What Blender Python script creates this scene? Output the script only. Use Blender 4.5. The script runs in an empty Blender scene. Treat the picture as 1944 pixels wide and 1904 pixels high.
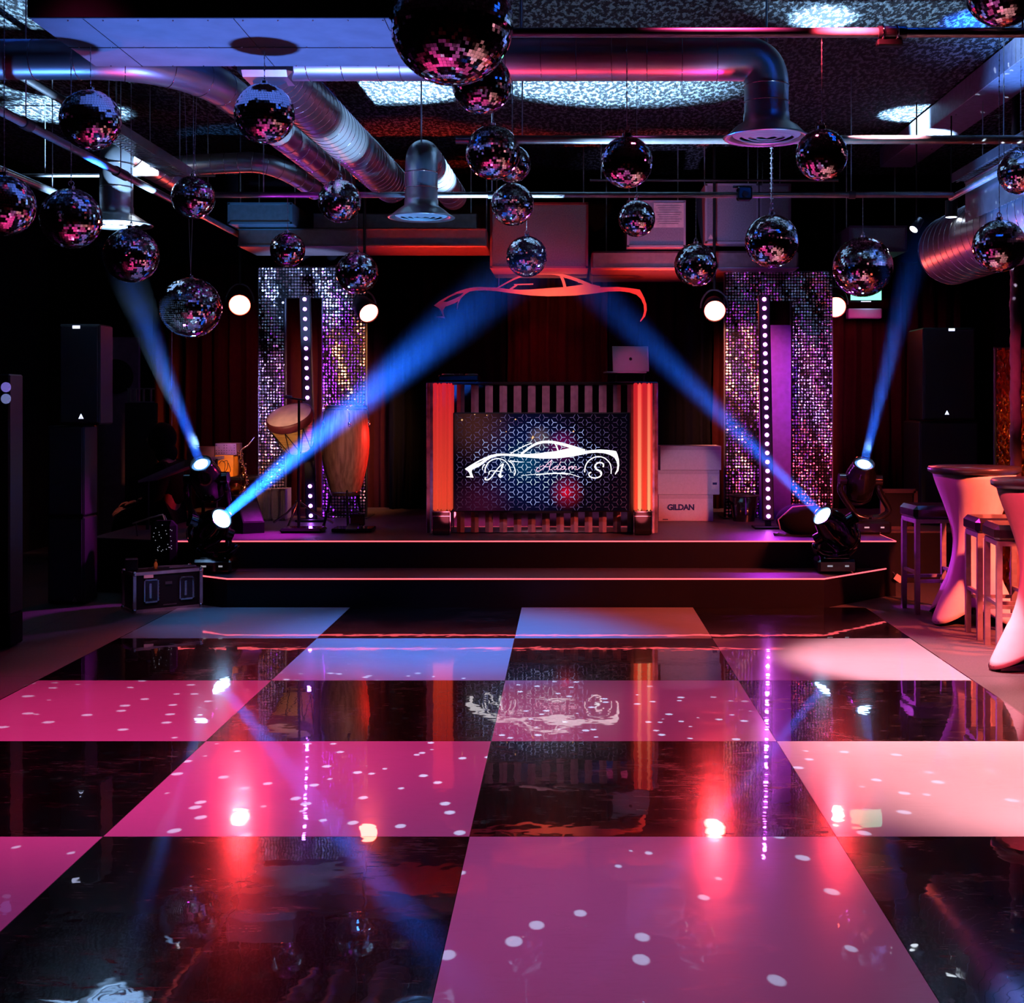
import bpy, math, random
from mathutils import Vector, Matrix
S = bpy.context.scene
COL = S.collection
PI = math.pi
R = random.Random(7)

# ---------------------------------------------------------------- camera
H = 1.5                       # eye height
F = 2444.0                    # focal length in pixels of the 1944 x 1904 frame
CX, CY = 1077.0, 771.0        # where the camera axis meets the frame


def P(px, py, Y):
    return Vector(((px - CX) * Y / F, Y, H - (py - CY) * Y / F))


cd = bpy.data.cameras.new('camera')
cam = bpy.data.objects.new('camera', cd)
COL.objects.link(cam)
cam.location = (0, 0, H)
cam.rotation_euler = (PI / 2, 0, 0)
cd.sensor_fit = 'HORIZONTAL'
cd.sensor_width = 36
cd.lens = 36 * F / 1944
cd.shift_x = (972 - CX) / 1944
cd.shift_y = -(952 - CY) / 1944
cd.clip_start = 0.05
S.camera = cam

# ---------------------------------------------------------------- view, world
S.view_settings.view_transform = 'Standard'
S.view_settings.look = 'None'
S.view_settings.gamma = 1
S.view_settings.use_curve_mapping = False
S.view_settings.exposure = 0.0
w = bpy.data.worlds.new('night')
S.world = w
w.use_nodes = True
w.node_tree.nodes['Background'].inputs[0].default_value = (0.02, 0.01, 0.05, 1)
w.node_tree.nodes['Background'].inputs[1].default_value = 0.02
try:
    S.cycles.max_bounces = 8
    S.cycles.diffuse_bounces = 0
    S.cycles.glossy_bounces = 5
    S.cycles.transmission_bounces = 4
    S.cycles.volume_bounces = 0
    S.cycles.sample_clamp_indirect = 6
    S.cycles.use_denoising = True
    S.cycles.caustics_reflective = False
    S.cycles.caustics_refractive = False
except Exception:
    pass


# ---------------------------------------------------------------- lights
def spot(name, loc, target, col, power, deg, blend=0.3, size=0.05):
    d = bpy.data.lights.new(name, 'SPOT')
    d.color = col
    d.energy = power
    d.spot_size = math.radians(deg)
    d.spot_blend = blend
    d.shadow_soft_size = size
    o = bpy.data.objects.new(name, d)
    COL.objects.link(o)
    o.location = loc
    o.rotation_euler = (Vector(target) - Vector(loc)).to_track_quat('-Z', 'Y').to_euler()
    return o


def area(name, loc, target, col, power, sx, sy):
    d = bpy.data.lights.new(name, 'AREA')
    d.shape = 'RECTANGLE'
    d.size = sx
    d.size_y = sy
    d.color = col
    d.energy = power
    o = bpy.data.objects.new(name, d)
    COL.objects.link(o)
    o.location = loc
    o.rotation_euler = (Vector(target) - Vector(loc)).to_track_quat('-Z', 'Y').to_euler()
    return o


RED = (1.0, 0.02, 0.05)
PINK = (1.0, 0.10, 0.26)
BLUE = (0.10, 0.30, 1.0)
ICE = (0.35, 0.62, 1.0)
MAG = (0.75, 0.05, 1.0)

# club lamps over and around the dance floor
spot('pink_wash_left', (-2.3, 5.6, 3.85), (-2.0, 5.9, 0), (1.0, 0.035, 0.26), 700, 60, 0.9, 0.12)
spot('pink_wash_near', (-0.9, 4.2, 3.85), (-0.9, 4.3, 0), (0.72, 0.07, 0.45), 260, 66, 1.0, 0.12)
spot('mauve_wash_near', (0.9, 4.0, 3.85), (0.8, 3.9, 0), (0.60, 0.20, 0.55), 130, 56, 1.0, 0.12)
spot('blue_wash_far', (-0.75, 8.3, 3.85), (-0.75, 8.3, 0), (0.06, 0.26, 1.0), 1300, 46, 0.9, 0.12)
spot('blue_wash_left', (-2.1, 9.0, 3.85), (-2.0, 9.0, 0), (0.08, 0.34, 1.0), 360, 34, 0.9, 0.12)
spot('mauve_wash_mid', (0.4, 7.45, 3.85), (0.35, 7.0, 0), (0.75, 0.12, 0.62), 120, 46, 0.9, 0.12)
spot('white_wash_right', (3.0, 5.6, 3.85), (2.5, 5.55, 0), (1.0, 0.36, 0.39), 4600, 46, 0.6, 0.12)
spot('pink_wash_mid', (0.7, 5.4, 3.85), (0.55, 5.9, 0), (1.0, 0.05, 0.24), 240, 40, 0.9, 0.12)
spot('white_wash_far', (1.9, 7.6, 3.85), (2.05, 7.65, 0), (1.0, 0.38, 0.47), 2400, 25, 0.5, 0.12)
spot('bar_wash', (4.2, 6.9, 2.25), (2.7, 8.8, 0.35), (1.0, 0.10, 0.06), 1700, 60, 0.7, 0.08)
spot('bar_wash_near', (1.0, 5.2, 3.4), (3.0, 7.7, 0.1), (1.0, 0.05, 0.10), 1300, 26, 0.8, 0.08)
spot('bar_magenta', (1.2, 8.6, 2.4), (2.6, 8.4, 0.6), (0.9, 0.03, 0.5), 90, 50, 0.8, 0.08)
# unseen spots added for the blue-white ceiling patches and duct and pipe tints
spot('ceiling_beam_a', (1.9, 9.9, 0.9), (-1.35, 10.2, 4), ICE, 32300, 13, 0.9, 0.04)
spot('ceiling_beam_b', (-2.5, 9.9, 0.9), (0.30, 10.05, 4), ICE, 15200, 21, 0.8, 0.04)
spot('ceiling_beam_c', (2.46, 10.6, 1.1), (3.0, 11.0, 4), ICE, 15200, 13, 0.5, 0.04)
spot('ceiling_beam_d', (-2.9, 10.2, 1.1), (-4.2, 10.9, 4), ICE, 9500, 18, 0.6, 0.04)
spot('ceiling_beam_e', (2.3, 10.6, 1.1), (1.65, 8.3, 4), ICE, 17100, 7, 0.6, 0.04)
spot('ceiling_beam_f', (0.2, 7.9, 0.8), (0.25, 8.1, 4), ICE, 90, 34, 0.8, 0.04)
spot('ceiling_beam_g', (-2.9, 10.1, 1.1), (-3.6, 8.15, 4), ICE, 2470, 12, 0.6, 0.04)
spot('duct_beam', (0.7, 8.7, 0.7), (-1.52, 8.75, 3.4), ICE, 2800, 17, 0.7, 0.04)
spot('diffuser_beam', (-2.2, 8.5, 0.9), (-3.3, 9.45, 2.9), ICE, 6000, 18, 0.6, 0.04)
spot('mid_diffuser_beam', (-.3, 8.2, 0.9), (-1.06, 9.35, 3.0), (0.12, .42, 1.0), 420, 16, 0.6, 0.04)
spot('pipe_beam', (-1.2, 7.5, 1.9), (0.75, 7.73, 3.1), ICE, 1600, 26, 0.8, 0.04)
spot('blue_up_left', (-1.5, 6.35, 0.8), (-1.5, 6.4, 3.3), (0.12, 0.25, 1.0), 330, 62, 0.8, 0.1)
spot('duct_low_left', (-3.6, 6.9, 0.8), (-3.4, 7.0, 3.3), (0.08, 0.28, 1.0), 160, 50, 0.8, 0.1)
spot('red_up_left_duct', (-2.4, 6.9, 0.6), (-2.4, 7.1, 3.3), (1.0, 0.04, 0.2), 50, 40, 0.9, 0.1)
spot('magenta_up_left', (-2.9, 8.8, 0.6), (-2.1, 9.2, 3.3), (0.65, 0.03, 1.0), 130, 38, 0.9, 0.1)
spot('blue_up_right', (2.0, 9.6, 1.6), (3.05, 8.8, 3.05), (0.10, 0.30, 1.0), 700, 44, 0.8, 0.1)
spot('flat_duct_right', (3.1, 8.6, 0.5), (3.16, 8.8, 3.8), (0.22, 0.30, 1.0), 260, 30, 0.8, 0.1)
spot('magenta_up_mid', (1.08, 6.8, 0.5), (1.08, 7.0, 2.9), (0.9, 0.03, 0.75), 60, 22, 0.7, 0.1)
spot('elbow_blue', (2.0, 6.0, 0.8), (1.1, 7.0, 3.3), (0.10, 0.40, 1.0), 170, 18, 0.7, 0.1)
spot('red_up_front', (-0.2, 6.75, 0.5), (-0.2, 6.95, 3.3), (1.0, 0.03, 0.07), 70, 24, 0.9, 0.1)
spot('red_up_front', (0.7, 6.75, 0.5), (0.7, 6.95, 3.3), (1.0, 0.03, 0.07), 70, 24, 0.9, 0.1)
# stage
spot('red_up_behind_booth', (-0.25, 11.75, 0.9), (-0.25, 12.3, 3.0), (1.0, 0.03, 0.015), 240, 34, 0.8, 0.05)
spot('curtain_centre', (-0.28, 12.7, 2.7), (-0.27, 13.3, 1.9), RED, 14, 60, 1.0, 0.05)
spot('sign_wide', (-0.2, 10.9, 2.0), (-0.1, 12.5, 2.4), (0.9, 0.03, 0.13), 42, 80, 1.0, 0.05)
spot('sign_front_red', (-0.15, 11.9, 1.9), (-0.15, 12.5, 2.42), (1.0, 0.22, 0.09), 48, 60, 1.0, 0.03)
spot('red_up_left', (-1.2, 11.5, 1.2), (-1.2, 12.0, 3.1), (1.0, 0.03, 0.01), 260, 50, 0.9, 0.05)
spot('red_up_right', (0.9, 11.7, 1.5), (0.9, 12.3, 2.9), (1.0, 0.04, 0.01), 190, 56, 0.9, 0.05)
spot('unit_blue', (-2.1, 10.9, 1.6), (-2.75, 11.6, 3.25), (0.05, 0.35, 1.0), 90, 24, 0.8, 0.05)
spot('unit_pale', (0.9, 9.9, 1.4), (1.1, 12.0, 3.15), (0.45, 0.34, 0.9), 130, 34, 0.9, 0.05)
spot('arch_blue_left', (-2.2, 10.2, 1.4), (-2.5, 12.3, 2.7), (0.28, 0.45, 1.0), 800, 24, 0.6, 0.05)
spot('arch_violet_left', (-3.4, 10.6, 1.6), (-2.85, 12.3, 1.4), (0.50, 0.26, 0.95), 170, 40, 0.8, 0.05)
spot('arch_amber_left', (-1.2, 11.4, 2.3), (-1.98, 12.3, 1.7), (1.0, 0.32, 0.10), 420, 60, 0.8, 0.05)
spot('arch_amber_right', (1.0, 11.2, 2.3), (1.66, 12.3, 1.7), (1.0, 0.24, 0.16), 460, 60, 0.8, 0.05)
spot('arch_violet_right', (2.9, 11.2, 1.9), (2.4, 12.3, 1.7), (0.50, 0.12, 0.8), 60, 60, 0.8, 0.05)
spot('arch_red_right', (2.6, 11.2, 0.7), (2.35, 12.3, 0.9), (1.0, 0.06, 0.16), 34, 50, 0.8, 0.05)
spot('carton_fill', (1.3, 9.0, 1.8), (1.12, 12, .8), (0.62, 0.36, 0.62), 120, 14, 0.5, 0.05)
spot('laptop_fill', (0.4, 9.4, 1.9), (0.55, 11.1, 1.85), (0.8, 0.06, 0.30), 40, 12, 0.5, 0.05)
spot('booth_front', (-0.3, 7.7, 2.9), (-0.2, 10.75, 1.2), (1.0, 0.34, 0.5), 230, 26, 0.5, 0.05)  # unseen pink spot added to lift the booth front
spot('drum_front', (-1.2, 9.4, 1.9), (-1.95, 11.4, 1.1), (1.0, 0.36, 0.30), 60, 30, 0.7, 0.05)
spot('drum_red_side', (-.9, 11.7, 1.3), (-1.9, 11.4, 1.1), (1.0, 0.015, 0.01), 110, 40, 0.7, 0.05)
spot('curtain_red_left', (-3.0, 12.4, 2.4), (-3.2, 13.4, 1.6), (1.0, 0.02, 0.01), 22, 110, 1, 0.05)
spot('curtain_violet_right', (2.7, 12.2, 2.4), (2.9, 13.4, 1.5), (0.8, 0.03, 0.25), 36, 120, 1, 0.05)
spot('deck_magenta_left', (-2.1, 10.75, 1.5), (-2.45, 10.65, .43), (0.85, 0.02, 0.9), 190, 46, 1, 0.05)  # unseen spots added for the magenta pools below the light bars
spot('deck_magenta_right', (1.72, 11.1, 1.1), (1.7, 10.6, .43), (0.6, 0.02, 1.0), 70, 70, 1, 0.05)
spot('head_rim_left', (-2.0, 10.9, 1.2), (-2.75, 10.2, .8), (0.85, 0.05, 1.0), 260, 38, 1, 0.05)  # unseen spots added for magenta edges on the moving heads
spot('head_rim_right', (1.55, 11.0, 1.2), (2.2, 10.3, .8), (0.75, 0.05, 1.0), 200, 60, 1, 0.05)
spot('sax_lamp', (-2.75, 10.7, 1.7), (-3.05, 12.0, 1.0), (1.0, 0.35, 0.2), 120, 30, .8, .03)  # unseen warm spot added to brighten the saxophone
spot('hand_drum_lamp', (-2.6, 10.2, 1.4), (-2.5, 11.5, 1.25), (1.0, 0.5, 0.3), 60, 26, .8, .03)  # unseen spot added to brighten the small drum's shell
spot('case_pink', (-2.3, 8.0, 1.8), (-2.95, 9.5, 0.2), (0.9, 0.25, 0.6), 110, 15, 1, 0.05)


# ---------------------------------------------------------------- materials
def newmat(name):
    m = bpy.data.materials.new(name)
    m.use_nodes = True
    return m, m.node_tree.nodes, m.node_tree.links, m.node_tree.nodes['Principled BSDF']


def mat(name, col, rough=0.5, metal=0.0, spec=0.5, emit=None, es=1.0, var=0.15, scale=20, bump=0.0, coat=0.0):
    m, N, L, b = newmat(name)
    b.inputs['Roughness'].default_value = rough
    b.inputs['Metallic'].default_value = metal
    b.inputs['Specular IOR Level'].default_value = spec
    b.inputs['Coat Weight'].default_value = coat
    tc = N.new('ShaderNodeTexCoord')
    n = N.new('ShaderNodeTexNoise')
    n.inputs['Scale'].default_value = scale
    n.inputs['Detail'].default_value = 3
    L.new(tc.outputs['Object'], n.inputs['Vector'])
    r = N.new('ShaderNodeValToRGB')
    c0 = tuple(max(0, c * (1 - var)) for c in col)
    c1 = tuple(min(1, c * (1 + var)) for c in col)
    r.color_ramp.elements[0].position = 0.3
    r.color_ramp.elements[1].position = 0.7
    r.color_ramp.elements[0].color = (*c0, 1)
    r.color_ramp.elements[1].color = (*c1, 1)
    L.new(n.outputs['Fac'], r.inputs['Fac'])
    L.new(r.outputs['Color'], b.inputs['Base Color'])
    if bump:
        bp = N.new('ShaderNodeBump')
        bp.inputs['Strength'].default_value = bump
        bp.inputs['Distance'].default_value = 0.02
        L.new(n.outputs['Fac'], bp.inputs['Height'])
        L.new(bp.outputs['Normal'], b.inputs['Normal'])
    if emit:
        b.inputs['Emission Color'].default_value = (*emit, 1)
        b.inputs['Emission Strength'].default_value = es
    return m


M = {}
M['black'] = mat('black_plastic', (0.005, 0.005, 0.006), 0.5, spec=0.25)
M['black_matte'] = mat('black_cloth', (0.006, 0.006, 0.007), 0.95, spec=0.1)
M['black_gloss'] = mat('black_gloss', (0.01, 0.01, 0.012), 0.12, spec=0.6)
M['grey'] = mat('dark_grey_metal', (0.10, 0.10, 0.11), 0.4, 0.6)
M['steel'] = mat('galvanised_steel', (0.55, 0.57, 0.6), 0.34, 0.9, var=0.12, scale=9)
M['steel_flat'] = mat('sheet_steel', (0.42, 0.44, 0.5), 0.6, 0.0, spec=0.15, var=0.1, scale=6)
M['pipe'] = mat('painted_pipe', (0.5, 0.5, 0.52), 0.3, 0.35)
M['chrome'] = mat('chrome', (0.8, 0.8, 0.82), 0.1, 1.0, var=0.03)
M['mirror'] = mat('mirror_tile', (0.88, 0.88, 0.9), 0.045, 1.0, var=0.02)
M['sequin'] = mat('silver_sequin', (0.9, 0.9, 0.92), 0.22, 1.0, var=0.02)
M['mirror_core'] = mat('mirror_core', (0.05, 0.05, 0.055), 0.4)
M['wire'] = mat('steel_wire', (0.6, 0.6, 0.65), 0.35, 0.7)
M['wood'] = mat('dark_wood', (0.06, 0.02, 0.012), 0.3, scale=8)
M['white_fabric'] = mat('white_spandex', (0.82, 0.78, 0.78), 0.7, var=0.03)
M['seat'] = mat('black_leather', (0.02, 0.012, 0.014), 0.18, spec=0.7)
M['stool_metal'] = mat('brushed_stool_metal', (0.35, 0.33, 0.34), 0.4, 0.4)
M['tabletop'] = mat('table_cover', (0.035, 0.03, 0.035), 0.3, spec=0.5)
M['curtain'] = mat('stage_curtain', (0.04, 0.005, 0.005), 0.85, spec=0.15)
M['wall'] = mat('black_wall', (0.008, 0.007, 0.01), 0.85, spec=0.1)
M['stage_top'] = mat('stage_deck', (0.10, 0.08, 0.10), 0.42, var=0.2, scale=30)
M['stage_side'] = mat('stage_fascia', (0.005, 0.003, 0.004), 0.55, spec=0.2, scale=4)
M['carton'] = mat('white_carton', (0.62, 0.58, 0.60), 0.8, var=0.05, scale=60)
M['carton_flap'] = mat('carton_flap', (0.5, 0.46, 0.49), 0.85, var=0.05, scale=60)
M['ink'] = mat('navy_ink', (0.01, 0.01, 0.10), 0.6)
M['gold'] = mat('brass', (0.8, 0.45, 0.16), 0.2, 1.0)
M['skin'] = mat('skin', (0.50, 0.27, 0.20), 0.5)
M['yellow'] = mat('painted_yellow_wood', (0.75, 0.33, 0.02), 0.6, var=0.5, scale=4)
M['alu'] = mat('aluminium_edge', (0.6, 0.6, 0.63), 0.3, 0.8)
M['silver_case'] = mat('silver_case', (0.30, 0.30, 0.32), 0.5, 0.2, var=0.3, scale=120)
M['fabric_wrap'] = mat('crinkled_wrap', (0.45, 0.25, 0.30), 0.6, bump=0.9, scale=9)
M['label'] = mat('paper_label', (0.75, 0.68, 0.62), 0.8)
M['drum_skin'] = mat('drum_skin', (0.80, 0.66, 0.60), 0.6, var=0.25, scale=6)
M['led_edge'] = mat('red_edge_light', (0.5, 0.1, 0.1), 0.5, emit=(1.0, 0.10, 0.13), es=2.2)
M['led_magenta'] = mat('magenta_led', (0.8, 0.5, 0.9), 0.4, emit=(0.75, 0.12, 1.0), es=60)
M['led_violet'] = mat('violet_led', (0.7, 0.5, 0.9), 0.4, emit=(0.45, 0.12, 1.0), es=40)
M['blue_lens'] = mat('blue_white_lens', (0.5, 0.6, 0.9), 0.2, emit=(0.30, 0.62, 1.0), es=14)
M['lens_rim'] = mat('blue_lens_rim', (0.3, 0.5, 0.9), 0.2, emit=(0.16, 0.45, 1.0), es=1.0)
M['white_glow'] = mat('white_glow', (0.9, 0.9, 0.9), 0.4, emit=(0.8, 0.9, 1.0), es=6)
M['green_screen'] = mat('lit_green_screen', (0.3, 0.5, 0.4), 0.4, emit=(0.25, 1.0, 0.65), es=1.6)
M['indicator'] = mat('white_indicator', (0.8, 0.8, 0.9), 0.4, emit=(0.6, 0.65, 1.0), es=2.5)
M['indicator_dim'] = mat('dim_badge', (0.3, 0.3, 0.32), 0.4, emit=(0.5, 0.5, 0.6), es=0.6)
M['badge_dark'] = mat('unlit_badge', (0.35, 0.3, 0.32), 0.5)
M['red_sign'] = mat('metal_sign', (0.85, 0.62, 0.60), 0.55, 0.1, var=0.04)
M['laptop'] = mat('laptop_aluminium', (0.5, 0.5, 0.53), 0.4, 0.5, var=0.03)


def par_lens():
    m, N, L, b = newmat('red_lamp_lens')
    tc = N.new('ShaderNodeTexCoord')
    ln = N.new('ShaderNodeVectorMath')
    ln.operation = 'LENGTH'
    L.new(tc.outputs['Object'], ln.inputs[0])
    r = N.new('ShaderNodeValToRGB')
    e = r.color_ramp.elements
    e[0].position = 0.082
    e[0].color = (1, 0.10, 0.07, 1)
    e[1].position = 0.10
    e[1].color = (1, 0.02, 0.01, 1)
    L.new(ln.outputs['Value'], r.inputs['Fac'])
    L.new(r.outputs['Color'], b.inputs['Emission Color'])
    b.inputs['Emission Strength'].default_value = 40
    b.inputs['Base Color'].default_value = (0.5, 0.05, 0.03, 1)
    return m


M['par_lens'] = par_lens()


def ceiling_mat():
    m, N, L, b = newmat('sprayed_fibre_ceiling')
    tc = N.new('ShaderNodeTexCoord')
    mp = N.new('ShaderNodeMapping')
    mp.inputs['Scale'].default_value = (1.3, 0.55, 1)
    L.new(tc.outputs['Object'], mp.inputs[0])
    n = N.new('ShaderNodeTexNoise')
    n.inputs['Scale'].default_value = 24
    n.inputs['Detail'].default_value = 4
    n.inputs['Roughness'].default_value = 0.65
    L.new(mp.outputs[0], n.inputs['Vector'])
    r = N.new('ShaderNodeValToRGB')
    r.color_ramp.elements[0].position = 0.50
    r.color_ramp.elements[0].color = (0.004, 0.006, 0.008, 1)
    r.color_ramp.elements[1].position = 0.56
    r.color_ramp.elements[1].color = (0.27, 0.32, 0.335, 1)
    L.new(n.outputs['Fac'], r.inputs['Fac'])
    L.new(r.outputs['Color'], b.inputs['Base Color'])
    b.inputs['Roughness'].default_value = 0.95
    bp = N.new('ShaderNodeBump')
    bp.inputs['Strength'].default_value = 0.8
    bp.inputs['Distance'].default_value = 0.04
    L.new(n.outputs['Fac'], bp.inputs['Height'])
    L.new(bp.outputs['Normal'], b.inputs['Normal'])
    return m


M['ceiling'] = ceiling_mat()


def tile_mat(name, white):
    m, N, L, b = newmat(name)
    tc = N.new('ShaderNodeTexCoord')
    # scuffs and dust of the polished board
    n1 = N.new('ShaderNodeTexNoise')
    n1.inputs['Scale'].default_value = 2.2
    n1.inputs['Detail'].default_value = 6
    n1.inputs['Roughness'].default_value = 0.7
    n1.inputs['Distortion'].default_value = 1.5
    L.new(tc.outputs['Object'], n1.inputs['Vector'])
    mp = N.new('ShaderNodeMapping')
    mp.inputs['Rotation'].default_value = (0, 0, 0.9)
    mp.inputs['Scale'].default_value = (3.5, 22, 1)
    L.new(tc.outputs['Object'], mp.inputs[0])
    n2 = N.new('ShaderNodeTexNoise')
    n2.inputs['Scale'].default_value = 1.6
    n2.inputs['Detail'].default_value = 5
    n2.inputs['Distortion'].default_value = 2.5
    L.new(mp.outputs[0], n2.inputs['Vector'])
    mul = N.new('ShaderNodeMath')
    mul.operation = 'MULTIPLY'
    L.new(n1.outputs['Fac'], mul.inputs[0])
    L.new(n2.outputs['Fac'], mul.inputs[1])
    rr = N.new('ShaderNodeValToRGB')
    rr.color_ramp.elements[0].position = 0.27
    rr.color_ramp.elements[0].color = (0.16, 0.16, 0.16, 1)
    rr.color_ramp.elements[1].position = 0.45
    rr.color_ramp.elements[1].color = (0.42, 0.42, 0.42, 1) if not white else (0.30, 0.30, 0.30, 1)
    L.new(mul.outputs[0], rr.inputs['Fac'])
    L.new(rr.outputs['Color'], b.inputs['Roughness'])
    rc = N.new('ShaderNodeValToRGB')
    rc.color_ramp.elements[0].position = 0.26
    rc.color_ramp.elements[1].position = 0.50
    if white:
        rc.color_ramp.elements[0].color = (0.74, 0.74, 0.76, 1)
        rc.color_ramp.elements[1].color = (0.66, 0.65, 0.67, 1)
    else:
        rc.color_ramp.elements[0].color = (0.002, 0.002, 0.002, 1)
        rc.color_ramp.elements[1].color = (0.04, 0.03, 0.025, 1)
    L.new(mul.outputs[0], rc.inputs['Fac'])
    L.new(rc.outputs['Color'], b.inputs['Base Color'])
    n3 = N.new('ShaderNodeTexNoise')
    n3.inputs['Scale'].default_value = 7
    n3.inputs['Detail'].default_value = 2
    L.new(tc.outputs['Object'], n3.inputs['Vector'])
    bp = N.new('ShaderNodeBump')
    bp.inputs['Strength'].default_value = 0.03
    bp.inputs['Distance'].default_value = 0.015
    L.new(n3.outputs['Fac'], bp.inputs['Height'])
    L.new(bp.outputs['Normal'], b.inputs['Normal'])
    b.inputs['IOR'].default_value = 1.5
    b.inputs['Specular IOR Level'].default_value = 0.30 if white else 0.10
    b.inputs['Coat Weight'].default_value = 1.0
    b.inputs['Coat Roughness'].default_value = 0.016
    L.new(bp.outputs['Normal'], b.inputs['Coat Normal'])
    return m


M['tile_white'] = tile_mat('white_dance_panel', True)
M['tile_black'] = tile_mat('black_dance_panel', False)


def floor_mat():
    m, N, L, b = newmat('grey_floor_slabs')
    tc = N.new('ShaderNodeTexCoord')
    n = N.new('ShaderNodeTexNoise')
    n.inputs['Scale'].default_value = 90
    n.inputs['Detail'].default_value = 4
    L.new(tc.outputs['Object'], n.inputs['Vector'])
    br = N.new('ShaderNodeTexBrick')
    br.offset = 0
    br.inputs['Scale'].default_value = 1
    br.inputs['Brick Width'].default_value = 0.9
    br.inputs['Row Height'].default_value = 0.9
    br.inputs['Mortar Size'].default_value = 0.004
    br.inputs['Color1'].default_value = (1, 1, 1, 1)
    br.inputs['Color2'].default_value = (0.85, 0.85, 0.85, 1)
    br.inputs['Mortar'].default_value = (0.3, 0.3, 0.3, 1)
    L.new(tc.outputs['Object'], br.inputs['Vector'])
    r = N.new('ShaderNodeValToRGB')
    r.color_ramp.elements[0].color = (0.05, 0.045, 0.045, 1)
    r.color_ramp.elements[1].color = (0.16, 0.145, 0.14, 1)
    L.new(n.outputs['Fac'], r.inputs['Fac'])
    mx = N.new('ShaderNodeMix')
    mx.data_type = 'RGBA'
    mx.blend_type = 'MULTIPLY'
    mx.inputs[0].default_value = 1
    L.new(r.outputs['Color'], mx.inputs[6])
    L.new(br.outputs['Color'], mx.inputs[7])
    L.new(mx.outputs[2], b.inputs['Base Color'])
    b.inputs['Roughness'].default_value = 0.5
    return m


M['floor'] = floor_mat()


def spiral_mat():
    m, N, L, b = newmat('spiral_duct_steel')
    b.inputs['Base Color'].default_value = (0.55, 0.57, 0.62, 1)
    b.inputs['Metallic'].default_value = 0.85
    b.inputs['Roughness'].default_value = 0.36
    tc = N.new('ShaderNodeTexCoord')
    n = N.new('ShaderNodeTexNoise')
    n.inputs['Scale'].default_value = 5
    L.new(tc.outputs['Object'], n.inputs['Vector'])
    bp = N.new('ShaderNodeBump')
    bp.inputs['Strength'].default_value = 0.08
    L.new(n.outputs['Fac'], bp.inputs['Height'])
    L.new(bp.outputs['Normal'], b.inputs['Normal'])
    return m


M['spiral'] = spiral_mat()


def wood_grain(name, c0, c1, sx, sz, rough=0.35):
    m, N, L, b = newmat(name)
    tc = N.new('ShaderNodeTexCoord')
    mp = N.new('ShaderNodeMapping')
    mp.inputs['Scale'].default_value = (sx, sx, sz)
    L.new(tc.outputs['Object'], mp.inputs[0])
    n = N.new('ShaderNodeTexNoise')
    n.inputs['Scale'].default_value = 5
    n.inputs['Detail'].default_value = 5
    L.new(mp.outputs[0], n.inputs['Vector'])
    r = N.new('ShaderNodeValToRGB')
    r.color_ramp.elements[0].position = 0.35
    r.color_ramp.elements[1].position = 0.65
    r.color_ramp.elements[0].color = (*c0, 1)
    r.color_ramp.elements[1].color = (*c1, 1)
    L.new(n.outputs['Fac'], r.inputs['Fac'])
    L.new(r.outputs['Color'], b.inputs['Base Color'])
    b.inputs['Roughness'].default_value = rough
    return m


M['conga'] = wood_grain('conga_oak', (0.26, 0.17, 0.11), (0.5, 0.36, 0.25), 9, 0.6)
M['rope'] = wood_grain('wound_cord', (0.25, 0.12, 0.03), (0.75, 0.48, 0.14), 0.3, 30, 0.7)


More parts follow.
